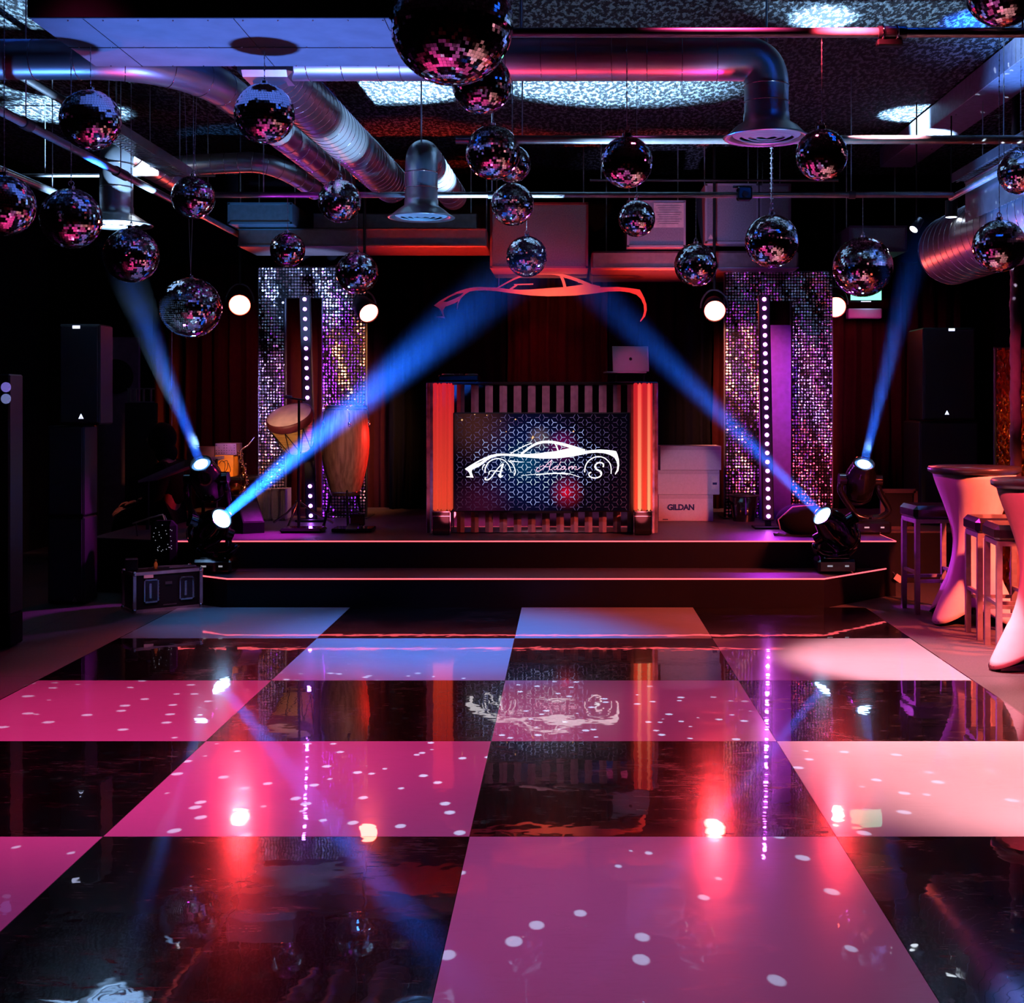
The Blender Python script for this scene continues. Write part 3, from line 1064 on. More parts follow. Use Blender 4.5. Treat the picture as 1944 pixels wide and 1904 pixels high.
M['wing'] = mat('frosted_mirror', (.75, .55, .65), .25, .6, var=.5, scale=12)  # mottled pink stands in for reflections in plain mirror strips
M['col_glow'] = glow_mat('red_lit_acrylic', (.75, .07, .03), (.70, .014, .03), HB, .75)
M['col_glow_hot'] = glow_mat('hot_lit_acrylic', (1, .40, .17), (1, .07, .06), HB, 1.0)
for sx, cx_, inner in ((-1, bx(843), 1), (1, bx(1221), -1)):
    cx_ -= ox
    z0, z1 = bz(968) - oz, HB - .01
    c = MB()
    for k, (dx, wd, mi) in enumerate(((-.066, .034, 0), (-.032, .022, 1 if sx > 0 else 0), (.006, .044, 0), (.044, .022, 1 if sx > 0 else 0), (.066, .014, 0))):
        c.box((cx_ + dx, -.055, (z0 + z1) / 2), (wd, .05, z1 - z0), mi, .008)
    c.build('light_column', [M['col_glow'], M['col_glow_hot']], booth)
    p = MB().box((cx_ - .01, -.07, (z0) / 2 + .002), (.145, .14, z0 - .004), 0, .008)
    p.build('column_base', M['black_gloss'], booth)
    e = MB()
    for u in (-1, 1):
        e.box((cx_ - .01 + u * .075, -.142, z0 / 2), (.006, .006, z0))
    e.box((cx_ - .01, -.142, z0 - .004), (.156, .006, .008))
    e.box((cx_ - .01, -.142, z0 * .80), (.14, .004, .005))
    e.build('base_trim', M['chrome'], booth)
    # angled mirror wings outside the columns
    wm = MB()
    for k in range(2):
        xx = sx * (W / 2 - .012 - k * .03)
        wm.box((xx, -.03 - k * .02, HB / 2), (.028, .008, HB - .02), 0, 0, rotz(sx * .4 * (1 if k else -1)))
    wm.build('mirror_wing', M['wing'], booth)
spot('booth_light', (bx(843), YB0 - .5, .55), (bx(843), YB0 - .1, 1.2), (1, .12, .2), 7, 120, 1, .05)
spot('booth_light', (bx(1221), YB0 - .5, .55), (bx(1221), YB0 - .1, 1.2), (1, .12, .16), 7, 120, 1, .05)

# ---------------------------------------------------------------- screen with the car logo
SX0, SX1, SZ0, SZ1 = 860, 1197, 972, 783
ys = YB0 - .12
scale_s = ys / F


def sp_(u, v):                # zoomed picture units (5.718 per frame pixel) -> world x, z
    px, py = 860 + u / 5.718, 780 + v / 5.718
    return (px - CX) * scale_s, H - (py - CY) * scale_s


x0, z1 = (SX0 - CX) * scale_s, H - (SZ1 - CY) * scale_s
x1, z0 = (SX1 - CX) * scale_s, H - (SZ0 - CY) * scale_s
scr = thing('display_screen', 'flat screen on the booth front showing a white glowing car outline and star pattern', 'screen', ((x0 + x1) / 2, ys, (z0 + z1) / 2))
so = Vector(scr.location)


def screen_mat():
    m, N, L, b_ = newmat('lit_screen_picture')
    tc = N.new('ShaderNodeTexCoord')

    def blob(cx, cz, r, col, prev):
        s = N.new('ShaderNodeVectorMath')
        s.operation = 'DISTANCE'
        L.new(tc.outputs['Object'], s.inputs[0])
        s.inputs[1].default_value = (cx, 0, cz)
        mr = N.new('ShaderNodeMapRange')
        mr.interpolation_type = 'SMOOTHSTEP'
        mr.inputs['From Max'].default_value = r
        mr.inputs['To Min'].default_value = 1
        mr.inputs['To Max'].default_value = 0
        L.new(s.outputs['Value'], mr.inputs[0])
        mx = N.new('ShaderNodeMix')
        mx.data_type = 'RGBA'
        mx.blend_type = 'ADD'
        L.new(mr.outputs[0], mx.inputs[0])
        if prev is None:
            mx.inputs[6].default_value = (0.0005, 0.0005, 0.003, 1)
        else:
            L.new(prev, mx.inputs[6])
        mx.inputs[7].default_value = (*col, 1)
        return mx.outputs[2]
    o = blob(-.10, .0, .55, (0.0, 0.006, 0.055), None)
    o = blob(-.14, .0, .20, (0.0, 0.035, 0.06), o)
    o = blob(.17, .13, .16, (0.14, 0.0, 0.05), o)
    o = blob(.21, -.25, .16, (0.22, 0.0, 0.006), o)
    o = blob(.20, -.25, .06, (0.4, 0.0, 0.0), o)
    o = blob(-.02, .20, .12, (0.10, 0.06, 0.05), o)
    o = blob(-.55, .30, .35, (0.045, 0.012, 0.008), o)
    o = blob(-.50, -.35, .30, (0.03, 0.002, 0.012), o)
    L.new(o, b_.inputs['Emission Color'])
    b_.inputs['Emission Strength'].default_value = 1
    b_.inputs['Base Color'].default_value = (.002, .002, .003, 1)
    b_.inputs['Roughness'].default_value = .15
    return m


MB().box((0, .035, 0), (x1 - x0, .06, z1 - z0), 0, .006).build('bezel', M['black'], scr)
pan = MB().box((0, .002, 0), (x1 - x0 - .02, .006, z1 - z0 - .02)).build('picture_panel', screen_mat(), scr)
MB().box((0, .02, -(z1 - z0) / 2 - .0), (.5, .05, .02)).build('mount', M['black'], scr)
# star lattice: a three-armed mark at each lattice triangle
lat = MB()
a_ = .0826
hx = a_ * math.sqrt(3) / 2
LV = 4


def seg(b, p, q, w, mi, y=-.0018):
    p, q = Vector((p[0], 0, p[1])), Vector((q[0], 0, q[1]))
    d = (q - p).normalized()
    nn = Vector((-d.z, 0, d.x)) * w / 2
    off = Vector((0, y, 0))
    b.add([p + nn + off, p - nn + off, q - nn + off, q + nn + off], [(0, 1, 2, 3)], mi)


hw, hh = (x1 - x0) / 2 - .012, (z1 - z0) / 2 - .012
i = -30
for ci in range(-14, 15):
    for ri in range(-9, 10):
        vx = ci * hx
        vz = ri * a_ + (a_ / 2 if ci % 2 else 0)
        for sgn in (-1, 1):
            # triangle between this vertex, the one above and the neighbour column
            tri = [(vx, vz), (vx, vz + a_), (vx + sgn * hx, vz + a_ / 2)]
            cc = (sum(t_[0] for t_ in tri) / 3, sum(t_[1] for t_ in tri) / 3)
            if abs(cc[0]) > hw - .02 or abs(cc[1]) > hh - .02:
                continue
            rr = math.sqrt((cc[0] / .80) ** 2 + (cc[1] / .48) ** 2) if cc[0] < 0 else math.sqrt((cc[0] / .70) ** 2 + (cc[1] / .50) ** 2)
            lev = 0 if rr < .42 else 1 if rr < .70 else 2 if rr < .9 else 3
            for t_ in tri:
                e_ = (cc[0] + (t_[0] - cc[0]) * .62, cc[1] + (t_[1] - cc[1]) * .62)
                seg(lat, cc, e_, .0042 if lev < 2 else .003, lev)
lm = [mat('pattern_glow_%d' % k, (.1, .1, .2), .5, emit=c, es=1) for k, c in
      enumerate(((.62, .82, 1.0), (.30, .40, .78), (.07, .07, .19), (.010, .012, .032)))]
for k, m__ in enumerate(lm):
    m__.name = ['bright', 'medium', 'dim', 'faint'][k] + '_star_line'
tag(lat.build('star_pattern', lm, pan), 'glowing lattice of six-pointed stars')

M['logo'] = mat('white_logo_light', (.8, .9, .9), .5, emit=(.80, .97, 1.0), es=1.2)
M['logo_pink'] = mat('pink_logo_light', (.8, .6, .8), .5, emit=(1.0, .62, .82), es=1.0)


def spl(pts):
    return [(v.x, v.y) for v in catmull([(p[0], p[1], 0) for p in pts], 5)]


def stroke_poly(pts, w0, w1=None, wm=None):
    """closed outline of a brush stroke; widths at both ends and the middle"""
    w1 = w0 if w1 is None else w1
    pts = spl(pts) if len(pts) > 2 else pts
    n = len(pts) - 1
    L_, R_ = [], []
    for i, p in enumerate(pts):
        a = pts[max(0, i - 1)]
        c = pts[min(n, i + 1)]
        dx, dy = c[0] - a[0], c[1] - a[1]
        l = math.hypot(dx, dy) or 1
        t = i / n
        w_ = (w0 * (1 - t) + w1 * t)
        if wm is not None:
            w_ = w0 * (1 - t) ** 2 + wm * 2 * t * (1 - t) * 1.0 + w1 * t * t if wm else w_
        L_.append((p[0] - dy / l * w_ / 2, p[1] + dx / l * w_ / 2))
        R_.append((p[0] + dy / l * w_ / 2, p[1] - dx / l * w_ / 2))
    return L_ + R_[::-1]


body_top = [(128, 630), (180, 595), (260, 548), (340, 508), (400, 482), (480, 464), (560, 463), (640, 467), (740, 468), (840, 466), (940, 458), (1040, 446), (1120, 436), (1190, 420), (1262, 404), (1330, 408), (1400, 424), (1440, 432), (1520, 424), (1600, 419), (1680, 424), (1740, 431), (1770, 437)]
body_bot = [(1786, 475), (1801, 530), (1804, 590), (1795, 650), (1762, 692), (1758, 680), (1778, 640), (1784, 590), (1774, 545), (1750, 505), (1700, 476), (1640, 459), (1560, 453), (1480, 459), (1400, 475), (1300, 494), (1200, 508), (1100, 517), (980, 518), (860, 511), (740, 500), (640, 490), (540, 486), (480, 491), (420, 509), (370, 538), (330, 570), (290, 600), (240, 622), (205, 642), (203, 668), (224, 724), (145, 719), (143, 713), (188, 708), (176, 672), (160, 652)]
nose_hole = [(228, 584), (300, 544), (352, 522), (300, 556)]
sfn = lambda u, v, w_: (sp_(u, -v)[0] - so.x, -.0035 + w_, sp_(u, -v)[1] - so.z)
neg = lambda lp: [(p[0], -p[1]) for p in lp]
cg = flat_shape('car_outline', [neg(body_top + body_bot), neg(nose_hole)], .0006, M['logo'], pan, sfn)
strokes = [
    ([(625, 463), (700, 420), (780, 378), (860, 348)], 9, 9),
    ([(740, 468), (800, 422), (860, 380), (930, 348), (1000, 337), (1090, 341), (1180, 360), (1280, 388), (1430, 434)], 22, 34),
    ([(1108, 355), (1128, 395), (1142, 438)], 12, 16),
    ([(348, 672), (352, 620), (385, 560), (440, 526), (500, 518), (560, 540), (605, 590), (632, 660)], 14, 8),
    ([(596, 540), (640, 570), (668, 620), (676, 660), (664, 702)], 8, 12),
    ([(318, 640), (322, 610), (345, 578)], 7, 12),
    ([(616, 541), (690, 550), (775, 555)], 12, 4),
    ([(1428, 665), (1438, 600), (1470, 545), (1530, 505), (1590, 496), (1650, 515), (1700, 565), (1716, 620), (1716, 682)], 12, 10),
    ([(740, 702), (860, 690), (1000, 680), (1130, 674), (1250, 680), (1375, 718)], 4, 6),
    ([(900, 694), (1000, 684), (1130, 679), (1250, 688)], 12, 8),
]
for s_, w0, w1 in strokes:
    pass
sm_ = MB()


def add_stroke(b, pts, w0, w1, mi=0, fn=sp_, y=-.0042, origin=so):
    pl = stroke_poly(pts, w0, w1)
    n_ = len(pl) // 2
    vs = []
    for (u, v) in pl:
        x, z = fn(u, v)
        vs.append((x - origin.x, y, z - origin.z))
    fs = [(i, i + 1, 2 * n_ - 2 - i, 2 * n_ - 1 - i) for i in range(n_ - 1)]
    b.add(vs, fs, mi)


for s_, w0, w1 in strokes:
    add_stroke(sm_, s_, w0, w1)
sm_.build('car_line_work', M['logo'], pan)
lt = MB()
for s_, w0, w1 in [
    ([(390, 690), (395, 660), (430, 650), (500, 655), (545, 650)], 12, 7),
    ([(545, 572), (500, 610), (455, 665), (420, 715), (380, 748), (348, 742), (358, 722)], 10, 14),
    ([(545, 572), (530, 620), (515, 680), (520, 718), (505, 712), (498, 690), (515, 688), (524, 712), (545, 700)], 20, 9),
]:
    add_stroke(lt, s_, w0, w1)
lt.build('letter_a', M['logo'], pan)
lt = MB()
for s_, w0, w1 in [
    ([(1630, 610), (1632, 578), (1600, 560), (1560, 572), (1540, 605), (1560, 635), (1600, 655), (1612, 685), (1590, 715), (1540, 728), (1490, 715), (1474, 682), (1500, 665)], 15, 12),
    ([(1545, 590), (1555, 630), (1600, 658), (1608, 688)], 16, 18),
]:
    add_stroke(lt, s_, w0, w1)
lt.build('letter_s', M['logo'], pan)
lt = MB()
for s_, w0, w1 in [
    ([(945, 610), (975, 595), (1010, 605), (1050, 602)], 5, 5),
    ([(1070, 535), (1030, 570), (990, 610), (950, 645), (915, 655), (905, 635), (925, 615)], 7, 7),
    ([(1070, 535), (1060, 580), (1045, 632), (1070, 636), (1085, 620)], 10, 6),
    ([(1140, 605), (1115, 600), (1095, 618), (1098, 636), (1118, 634), (1140, 610)], 7, 7),
    ([(1172, 548), (1150, 590), (1132, 632), (1150, 636), (1170, 622)], 7, 6),
    ([(1222, 606), (1198, 600), (1176, 618), (1180, 636), (1200, 632), (1220, 608), (1214, 632), (1235, 630)], 7, 6),
    ([(1262, 602), (1252, 634), (1280, 604), (1300, 604), (1290, 634), (1318, 606), (1338, 606), (1332, 634), (1360, 630), (1390, 606)], 7, 5),
]:
    add_stroke(lt, s_, w0, w1)
lt.build('name_lettering', M['logo_pink'], pan)
sp2 = MB()
for u, v, r_ in ((98, 98, 9), (236, 38, 5), (368, 48, 5), (678, 92, 7), (517, 112, 5), (577, 225, 5), (1308, 222, 8), (868, 285, 12), (860, 300, 7)):
    x, z = sp_(u, v)
    for k in range(2):
        d_ = r_ / 5.718 * scale_s
        a = [(d_ * (2 if k else .5), 0), (0, d_ * (.5 if k else 2)), (-d_ * (2 if k else .5), 0), (0, -d_ * (.5 if k else 2))]
        sp2.add([(x - so.x + p[0] * .8, -.0045 - k * .0002, z - so.z + p[1] * .8) for p in a], [(0, 1, 2, 3)])
sp2.build('sparkles', mat('golden_spark', (.9, .6, .2), .5, emit=(1, .55, .22), es=1.5), pan)

# ---------------------------------------------------------------- hanging car sign
YS = 12.5


def sg_(u, v):
    px, py = 810 + u / 4.521, 500 + v / 4.521
    return (px - CX) * YS / F, H - (py - CY) * YS / F


sx_, sz_ = sg_(1030, 250)
sign = thing('car_sign', 'large red-lit cut-out car silhouette hanging above the booth', 'sign', (sx_, YS, sz_))
sof = Vector(sign.location)
outer = [(62, 362), (110, 325), (180, 285), (260, 245), (330, 220), (400, 206), (460, 203), (520, 206), (600, 208), (700, 221), (800, 227), (900, 224), (1000, 217), (1090, 210), (1180, 204), (1280, 190), (1352, 180), (1420, 190), (1490, 205), (1560, 204), (1650, 203), (1750, 214), (1830, 226), (1850, 262), (1868, 300), (1885, 350), (1889, 400), (1874, 455), (1835, 502), (1832, 494), (1855, 455), (1866, 410), (1862, 355), (1840, 305), (1800, 268), (1740, 249), (1660, 239), (1560, 241), (1460, 255), (1380, 265), (1280, 275), (1150, 280), (1030, 281), (900, 275), (780, 262), (700, 252), (600, 238), (500, 231), (420, 233), (370, 241), (330, 264), (292, 303), (272, 345), (264, 396), (258, 392), (262, 350), (272, 322), (240, 342), (200, 358), (160, 372), (142, 400), (146, 430), (157, 470), (82, 463), (82, 458), (140, 452), (124, 410), (106, 386)]
hole = [(138, 330), (200, 287), (262, 262), (322, 250), (292, 278), (232, 308), (175, 330)]
f_sign = lambda u, v, w_: (sg_(u, -v)[0] - sof.x, w_, sg_(u, -v)[1] - sof.z)
flat_shape('car_silhouette', [neg(outer), neg(hole)], .02, M['red_sign'], sign, f_sign)
rm = MB()


def solid_stroke(b, pts, w0, w1, fn, y0, y1, origin):
    pl = stroke_poly(pts, w0, w1)
    n_ = len(pl) // 2
    vs = []
    for y in (y0, y1):
        for (u, v) in pl:
            x, z = fn(u, v)
            vs.append((x - origin.x, y, z - origin.z))
    N_ = 2 * n_
    fs = []
    for i in range(n_ - 1):
        fs.append((i, i + 1, N_ - 2 - i, N_ - 1 - i))
        fs.append((N_ + N_ - 1 - i, N_ + N_ - 2 - i, N_ + i + 1, N_ + i))
    for i in range(N_):
        j = (i + 1) % N_
        fs.append((i, N_ + i, N_ + j, j))
    b.add(vs, fs)


solid_stroke(rm, [(606, 212), (680, 170), (760, 130), (850, 98), (940, 86), (1020, 84), (1090, 87), (1160, 102), (1260, 132), (1350, 166), (1400, 188)], 10, 30, sg_, -.009, .009, sof)
solid_stroke(rm, [(1300, 160), (1400, 180), (1490, 200)], 10, 8, sg_, -.008, .008, sof)
solid_stroke(rm, [(1150, 100), (1172, 150), (1188, 210)], 22, 26, sg_, -.0085, .0085, sof)
solid_stroke(rm, [(716, 226), (745, 205), (775, 184)], 18, 14, sg_, -.0085, .0085, sof)
solid_stroke(rm, [(750, 182), (830, 180), (915, 177)], 9, 9, sg_, -.008, .008, sof)
rm.build('roof_line', M['red_sign'], sign)
wr = MB()
for u, v in ((620, 205), (1000, 84), (1420, 190)):
    x, z = sg_(u, v)
    wr.cyl((x - sof.x, .0, z - sof.z), (x - sof.x, .0, 3.05 - sof.z), .002, 6)
wr.build('hanging_wire', M['wire'], sign)

# ---------------------------------------------------------------- things on the booth
lx, lz = bx(1200), .43 + HB
lap = thing('laptop', 'open silver laptop raised on a stand at the right of the booth desk', 'laptop', (lx, YB0 + .30, lz))
st = MB()
st.box((0, .0, .004), (.26, .2, .008), 0, .002)
for u in (-.12, .12):
    st.tube([(u, .08, .008), (u, .08, .05), (u, -.05, .075)], .007, 8)
st.build('stand', M['black'], lap)
rot = Matrix.Rotation(math.radians(-13), 3, 'X')
MB().box((-.05, -.02, .085), (.34, .24, .014), 0, .004, rotz(.12)).build('keyboard_base', M['laptop'], lap)
lid = MB().box((0, 0, .115), (.31, .008, .225), 0, .003)
lo = lid.build('lid', M['laptop'], lap, (.01, .085, .095))
lo.rotation_euler = (math.radians(-14), 0, math.radians(5))
lo.location = (.0, -.11, .09)
em = MB()
em.sphere((0, -.005, .113), .013, 14, 8, 0, (1, .12, 1.1))
em.build('lid_emblem', M['black'], lo)
ctl = thing('dj_controller', 'low black controller deck at the left of the booth desk', 'controller', (bx(868), YB0 + .26, lz))
MB().box((0, 0, .035), (.34, .28, .05), 0, .008).build('case', M['black_gloss'], ctl)
k_ = MB()
for u in (-.1, .1):
    k_.lathe([(.055, 0), (.055, .01), (.05, .014), (0, .014)], 24, 0, (u, 0, .06))
k_.build('jog_wheel', M['grey'], ctl)
k2 = MB()
for u in range(5):
    k2.cyl((-.03 + u * .015, -.06, .06), (-.03 + u * .015, -.06, .075), .005, 8)
k2.build('knob_row', M['grey'], ctl)
MB().box((0, 0, .005), (.30, .24, .01)).build('feet', M['black'], ctl)

# ================================================================ CARTONS
YC = 11.95
bw = lambda a: (a - CX) * YC / F
box_z = [.43]
specs = [('bottom white carton with navy lettering, standing on the stage by the booth', 1250, 1354, .247, None),
         ('middle white carton with a shipping label, on the lettered carton', 1249, 1367, .228, 'label'),
         ('topmost white carton of the stack beside the booth', 1253, 1369, .225, None)]
zc = .43
for i, (lb, a0, a1, hh_, ex) in enumerate(specs):
    w_ = bw(a1) - bw(a0)
    t = thing('carton', lb, 'box', ((bw(a0) + bw(a1)) / 2, YC + .2, zc), (0.0, -.02, .015)[i], 'white cartons stacked by the booth')
    MB().box((0, 0, hh_ / 2), (w_, .38, hh_ - .002), 0, .003).build('carton_body', M['carton'], t)
    MB().box((0, -.1905, hh_ - .022), (w_ * .98, .0015, .030)).build('flap_seam', M['carton_flap'], t)
    if i == 0:
        text_mesh('lettering', 'GILDAN', .072, (-.045, -.193, hh_ * .52), M['ink'], t, bold=.0032, spacing=.93)
        MB().box((-.19, -.1925, .018), (.05, .001, .008)).build('small_print', M['ink'], t)
    if ex:
        l_ = MB().box((w_ / 2 - .045, -.1925, hh_ / 2), (.06, .001, .12)).build('shipping_label', M['label'], t)
        MB().box((w_ / 2 - .045, -.1935, hh_ / 2 - .01), (.04, .0008, .02)).build('barcode', M['ink'], l_)
    zc += hh_

# ================================================================ MIRROR BALLS
def ball_mesh(rows, seed):
    rr = random.Random(seed)
    b = MB()
    rad = 1.0
    b.sphere((0, 0, 0), .975, 24, 16, 1)
    dth = PI / rows
    for i in range(rows):
        th = (i + .5) * dth
        n = max(3, round(2 * PI * math.sin(th) / dth))
        ph0 = rr.random() * 6
        s = dth * .46
        for k in range(n):
            a = ph0 + 2 * PI * k / n
            nr = Vector((math.sin(th) * math.cos(a), math.sin(th) * math.sin(a), math.cos(th)))
            et = Vector((math.cos(th) * math.cos(a), math.cos(th) * math.sin(a), -math.sin(th)))
            ep = Vector((-math.sin(a), math.cos(a), 0))
            nn = (nr + et * rr.gauss(0, .032) + ep * rr.gauss(0, .032)).normalized()
            e1 = (et - nn * et.dot(nn)).normalized()
            e2 = nn.cross(e1)
            c = nr * .995
            b.add([c + e1 * s + e2 * s, c + e1 * s - e2 * s, c - e1 * s - e2 * s, c - e1 * s + e2 * s], [(0, 1, 2, 3)] if True else [], 0)
    me = b.mesh('mirror_ball', [M['mirror'], M['mirror_core']])
    return me


def unit_facing(me):
    # make every facet face outwards
    for p in me.polygons:
        if p.normal.dot(p.center) < 0:
            p.flip()
    me.update()
    return me


BM = {k: unit_facing(ball_mesh(k, k)) for k in (30, 36, 46, 52)}
ZP = 3.1            # height of the hanging pipes
balls = [
    # px, py, r px, real radius, rows, hang height, label
    (857, 43, 118, .25, 52, 3.9, 'largest mirror ball, hanging nearest at the top centre'),
    (915, 160, 57, .15, 36, 3.9, 'mirror ball half hidden just below the largest one'),
    (936, 290, 52, .165, 36, 3.6, 'mirror ball in the central column with a smaller one tucked behind it'),
    (972, 311, 36, .125, 36, 3.6, 'smaller mirror ball peeking out behind the third ball of the central column'),
    (973, 388, 41, .15, 36, 3.6, 'fourth mirror ball down the central column'),
    (1000, 487, 39, .155, 36, 9.75, 'lowest mirror ball of the central column, over the car sign'),
    (172, 228, 57, .15, 36, 3.3, 'mirror ball hanging below the left end of the flat duct'),
    (502, 216, 57, .15, 36, 3.3, 'mirror ball in front of the slanting round duct, under the flat duct'),
    (8, 390, 58, .15, 36, 3.1, 'mirror ball cut by the left edge of the picture'),
    (135, 415, 57, .16, 36, 3.6, 'mirror ball just left of the bright left air diffuser'),
    (249, 485, 52, .17, 46, 3.1, 'mirror ball directly below the bright left air diffuser'),
    (362, 584, 58, .222, 46, 3.2, 'lowest mirror ball on the left, bright blue on its crown, on a V of wires'),
    (367, 375, 41, .15, 36, 3.5, 'mirror ball touching the purple-lit long pipe at left'),
    (546, 474, 33, .13, 30, 9.75, 'small mirror ball just above the left sequin arch'),
    (645, 382, 41, .15, 36, 3.23, 'mirror ball in front of the slanting duct ends, left of the middle diffuser'),
    (678, 518, 40, .165, 36, 9.75, 'mirror ball overlapping the right corner of the left sequin arch'),
    (1190, 308, 49, .15, 36, 5.515, 'mirror ball on a long wire crossing the white-lit pipe'),
    (1209, 415, 35, .13, 30, 3.2, 'small mirror ball hanging in front of the white notice sheet'),
    (1321, 503, 41, .155, 36, 9.75, 'mirror ball hanging left of the right sequin arch'),
    (1465, 458, 51, .20, 46, 7.73, 'mirror ball on a bright wire below the large right diffuser'),
    (1560, 294, 49, .15, 36, 5.515, 'mirror ball on a long wire right of the large right diffuser'),
    (1638, 507, 57, .223, 46, 9.75, 'bright mirror ball hanging above the green lit monitor'),
    (1897, 467, 50, .15, 36, 3.1, 'mirror ball in front of the fat spiral duct at right'),
    (1938, 327, 43, .15, 36, 3.4, 'mirror ball cut by the right edge of the picture'),
    (1905, -22, 72, .16, 36, 3.9, 'mirror ball in the top right corner, mostly out of the picture'),
]
proto = {}
for i, (px, py, rp, r, rows, zh, lb) in enumerate(balls):
    Y = F * r / rp
    for ph in (5.515, 7.73, 9.75):
        if zh == ph:
            Y, r = ph, round(rp * ph / F, 3)
    zh = {5.515: 3.1, 7.73: 3.1, 9.75: 3.1, 3.3: 3.3, 3.23: 3.238}.get(zh, 4.0)
    c = P(px, py, Y)
    t = thing('mirror_ball', lb, 'mirror ball', c, R.random() * 6, 'mirror balls hanging under the ceiling')
    o = bpy.data.objects.new('mirror_sphere', BM[rows])
    COL.objects.link(o)
    o.parent = t
    o.scale = (r, r, r)
    o.rotation_euler = (R.gauss(0, .05), R.gauss(0, .05), 0)
    if r not in proto:
        h = MB()
        h.cyl((0, 0, r * .97), (0, 0, r + .012), .02, 16)
        h.ring((0, 0, r + .026), .014, .0028, 20, 6, 0, align((1, 0, 0)))
        proto[r] = h.mesh('hanging_eye', M['chrome'])
    e = bpy.data.objects.new('hanging_eye', proto[r])
    COL.objects.link(e)
    e.parent = t
    wi = MB()
    if 'V of wires' in lb:
        wi.cyl((0, 0, r + .03), (-.05, .0, zh - c.z), .0018, 6)
        wi.cyl((0, 0, r + .03), (.05, .0, zh - c.z), .0018, 6)
    else:
        zt = r + .038
        k = 0
        L_ = zh - c.z - zt
        wr_ = .0018 if 'bright wire' not in lb else .0055
        wi.cyl((0, 0, zt - .01), (0, 0, zt + L_), wr_, 6)
        nn = int(L_ / .03)
        for q_ in range(nn):
            wi.box((0, 0, zt + q_ * .03), (wr_ * 3, wr_ * 3, .008), 0, 0, rotz(q_ * .8))
    wi.build('hanging_wire', M['wire'], t)

# ================================================================ PIPES, DUCTS AND CEILING KIT
def pipe(name, label, cat, pts, r, m='pipe', joints=(), hang=(), zt=4.0, jr=1.35):
    t = thing(name, label, cat, pts[0])
    o = Vector(pts[0])
    MB().tube([Vector(p) - o for p in pts], r, 20).build('tube', M[m], t)
    if joints:
        for (a, bb) in joints:
            MB().cyl(Vector(a) - o, Vector(bb) - o, r * jr, 16).build('coupling', M['grey'], t)
    for h in hang:
        MB().cyl(Vector(h) - o, Vector((h[0], h[1], zt)) - o, .004, 8).build('hanger_rod', M['wire'], t)
    return t


pipe('lighting_pipe', 'red-lit steel pipe across the top right, nearest of the cross pipes', 'pipe',
     [(-.25, 5.515, 3.1), (2.9, 5.515, 3.1)], .021, joints=[((1.33, 5.515, 3.1), (1.45, 5.515, 3.1))], hang=[(-.2, 5.515, 3.1), (1.95, 5.515, 3.1)])
pipe('lighting_pipe', 'white-lit steel pipe passing behind the large right diffuser', 'pipe',
     [(-.67, 7.73, 3.1), (2.92, 7.73, 3.1)], .026, hang=[(-.27, 7.73, 3.1), (2.75, 7.73, 3.1), (1.2, 7.73, 3.1)])
pipe('lighting_pipe', 'long steel pipe across the back, above the air units', 'pipe',
     [(-2.72, 9.75, 3.1), (2.92, 9.75, 3.1)], .022, joints=[((-.6, 9.75, 3.1), (-.55, 9.75, 3.1)), ((2.13, 9.75, 3.1), (2.18, 9.75, 3.1))],
     hang=[(-2.3, 9.75, 3.1), (-.57, 9.75, 3.1), (2.15, 9.75, 3.1)])
pipe('lighting_pipe', 'purple-lit steel pipe running back along the left side', 'pipe',
     [(-3.07, 4.5, 3.1), (-3.07, 13.0, 3.1)], .026, joints=[((-3.07, 8.75, 3.1), (-3.07, 8.95, 3.1)), ((-3.07, 7.25, 3.1), (-3.07, 7.35, 3.1))],
     hang=[(-3.07, 7.3, 3.1), (-3.07, 8.85, 3.1), (-3.07, 11, 3.1)])
pipe('lighting_pipe', 'short steel pipe running back at the far left', 'pipe', [(-3.84, 5.5, 3.1), (-3.84, 9.7, 3.1)], .028, hang=[(-3.84, 8.4, 3.1), (-3.84, 9.6, 3.1)])
pipe('lighting_pipe', 'steel pipe running back beside the right cable tray', 'pipe', [(2.95, 5.3, 3.1), (2.95, 9.9, 3.1)], .022, hang=[(2.95, 8.7, 3.1)])
pipe('sprinkler_pipe', 'dark thin pipe high at the far left', 'pipe', [(-3.5, 5, 3.62), (-3.5, 10, 3.62)], .03, m='grey', hang=[(-3.5, 7, 3.6)])
pipe('lighting_pipe', 'thin steel pipe crossing behind the left diffuser', 'pipe', [(-4.6, 10.6, 3.40), (-2.9, 10.6, 3.40)], .014, hang=[(-4.3, 10.6, 3.4)])
# clamp on the near pipe
cl = thing('pipe_clamp', 'dark clamp hooks gripping the near red-lit pipe at right', 'clamp', (1.38, 5.515, 3.1))
for u in (0, .06):
    MB().ring((u - .03, 0, 0), .03, .006, 20, 6, 0, align((1, 0, 0))).build('hook', M['chrome'], cl)
MB().box((0, .0, -.045), (.11, .04, .03), 0, .006).build('body', M['black'], cl)
# camera/sensor on the back pipe
cm = thing('pipe_camera', 'small black device clamped on the back pipe, above the air units', 'camera', P(1413, 368, 9.7))
MB().box((0, 0, 0), (.11, .10, .10), 0, .012).build('body', M['black_gloss'], cm)
MB().cyl((.0, -.05, -.01), (.0, -.075, -.01), .02, 16).build('front_lens', M['grey'], cm)
MB().box((-.02, .02, .055), (.13, .02, .02), 0, .004).build('bracket', M['grey'], cm)


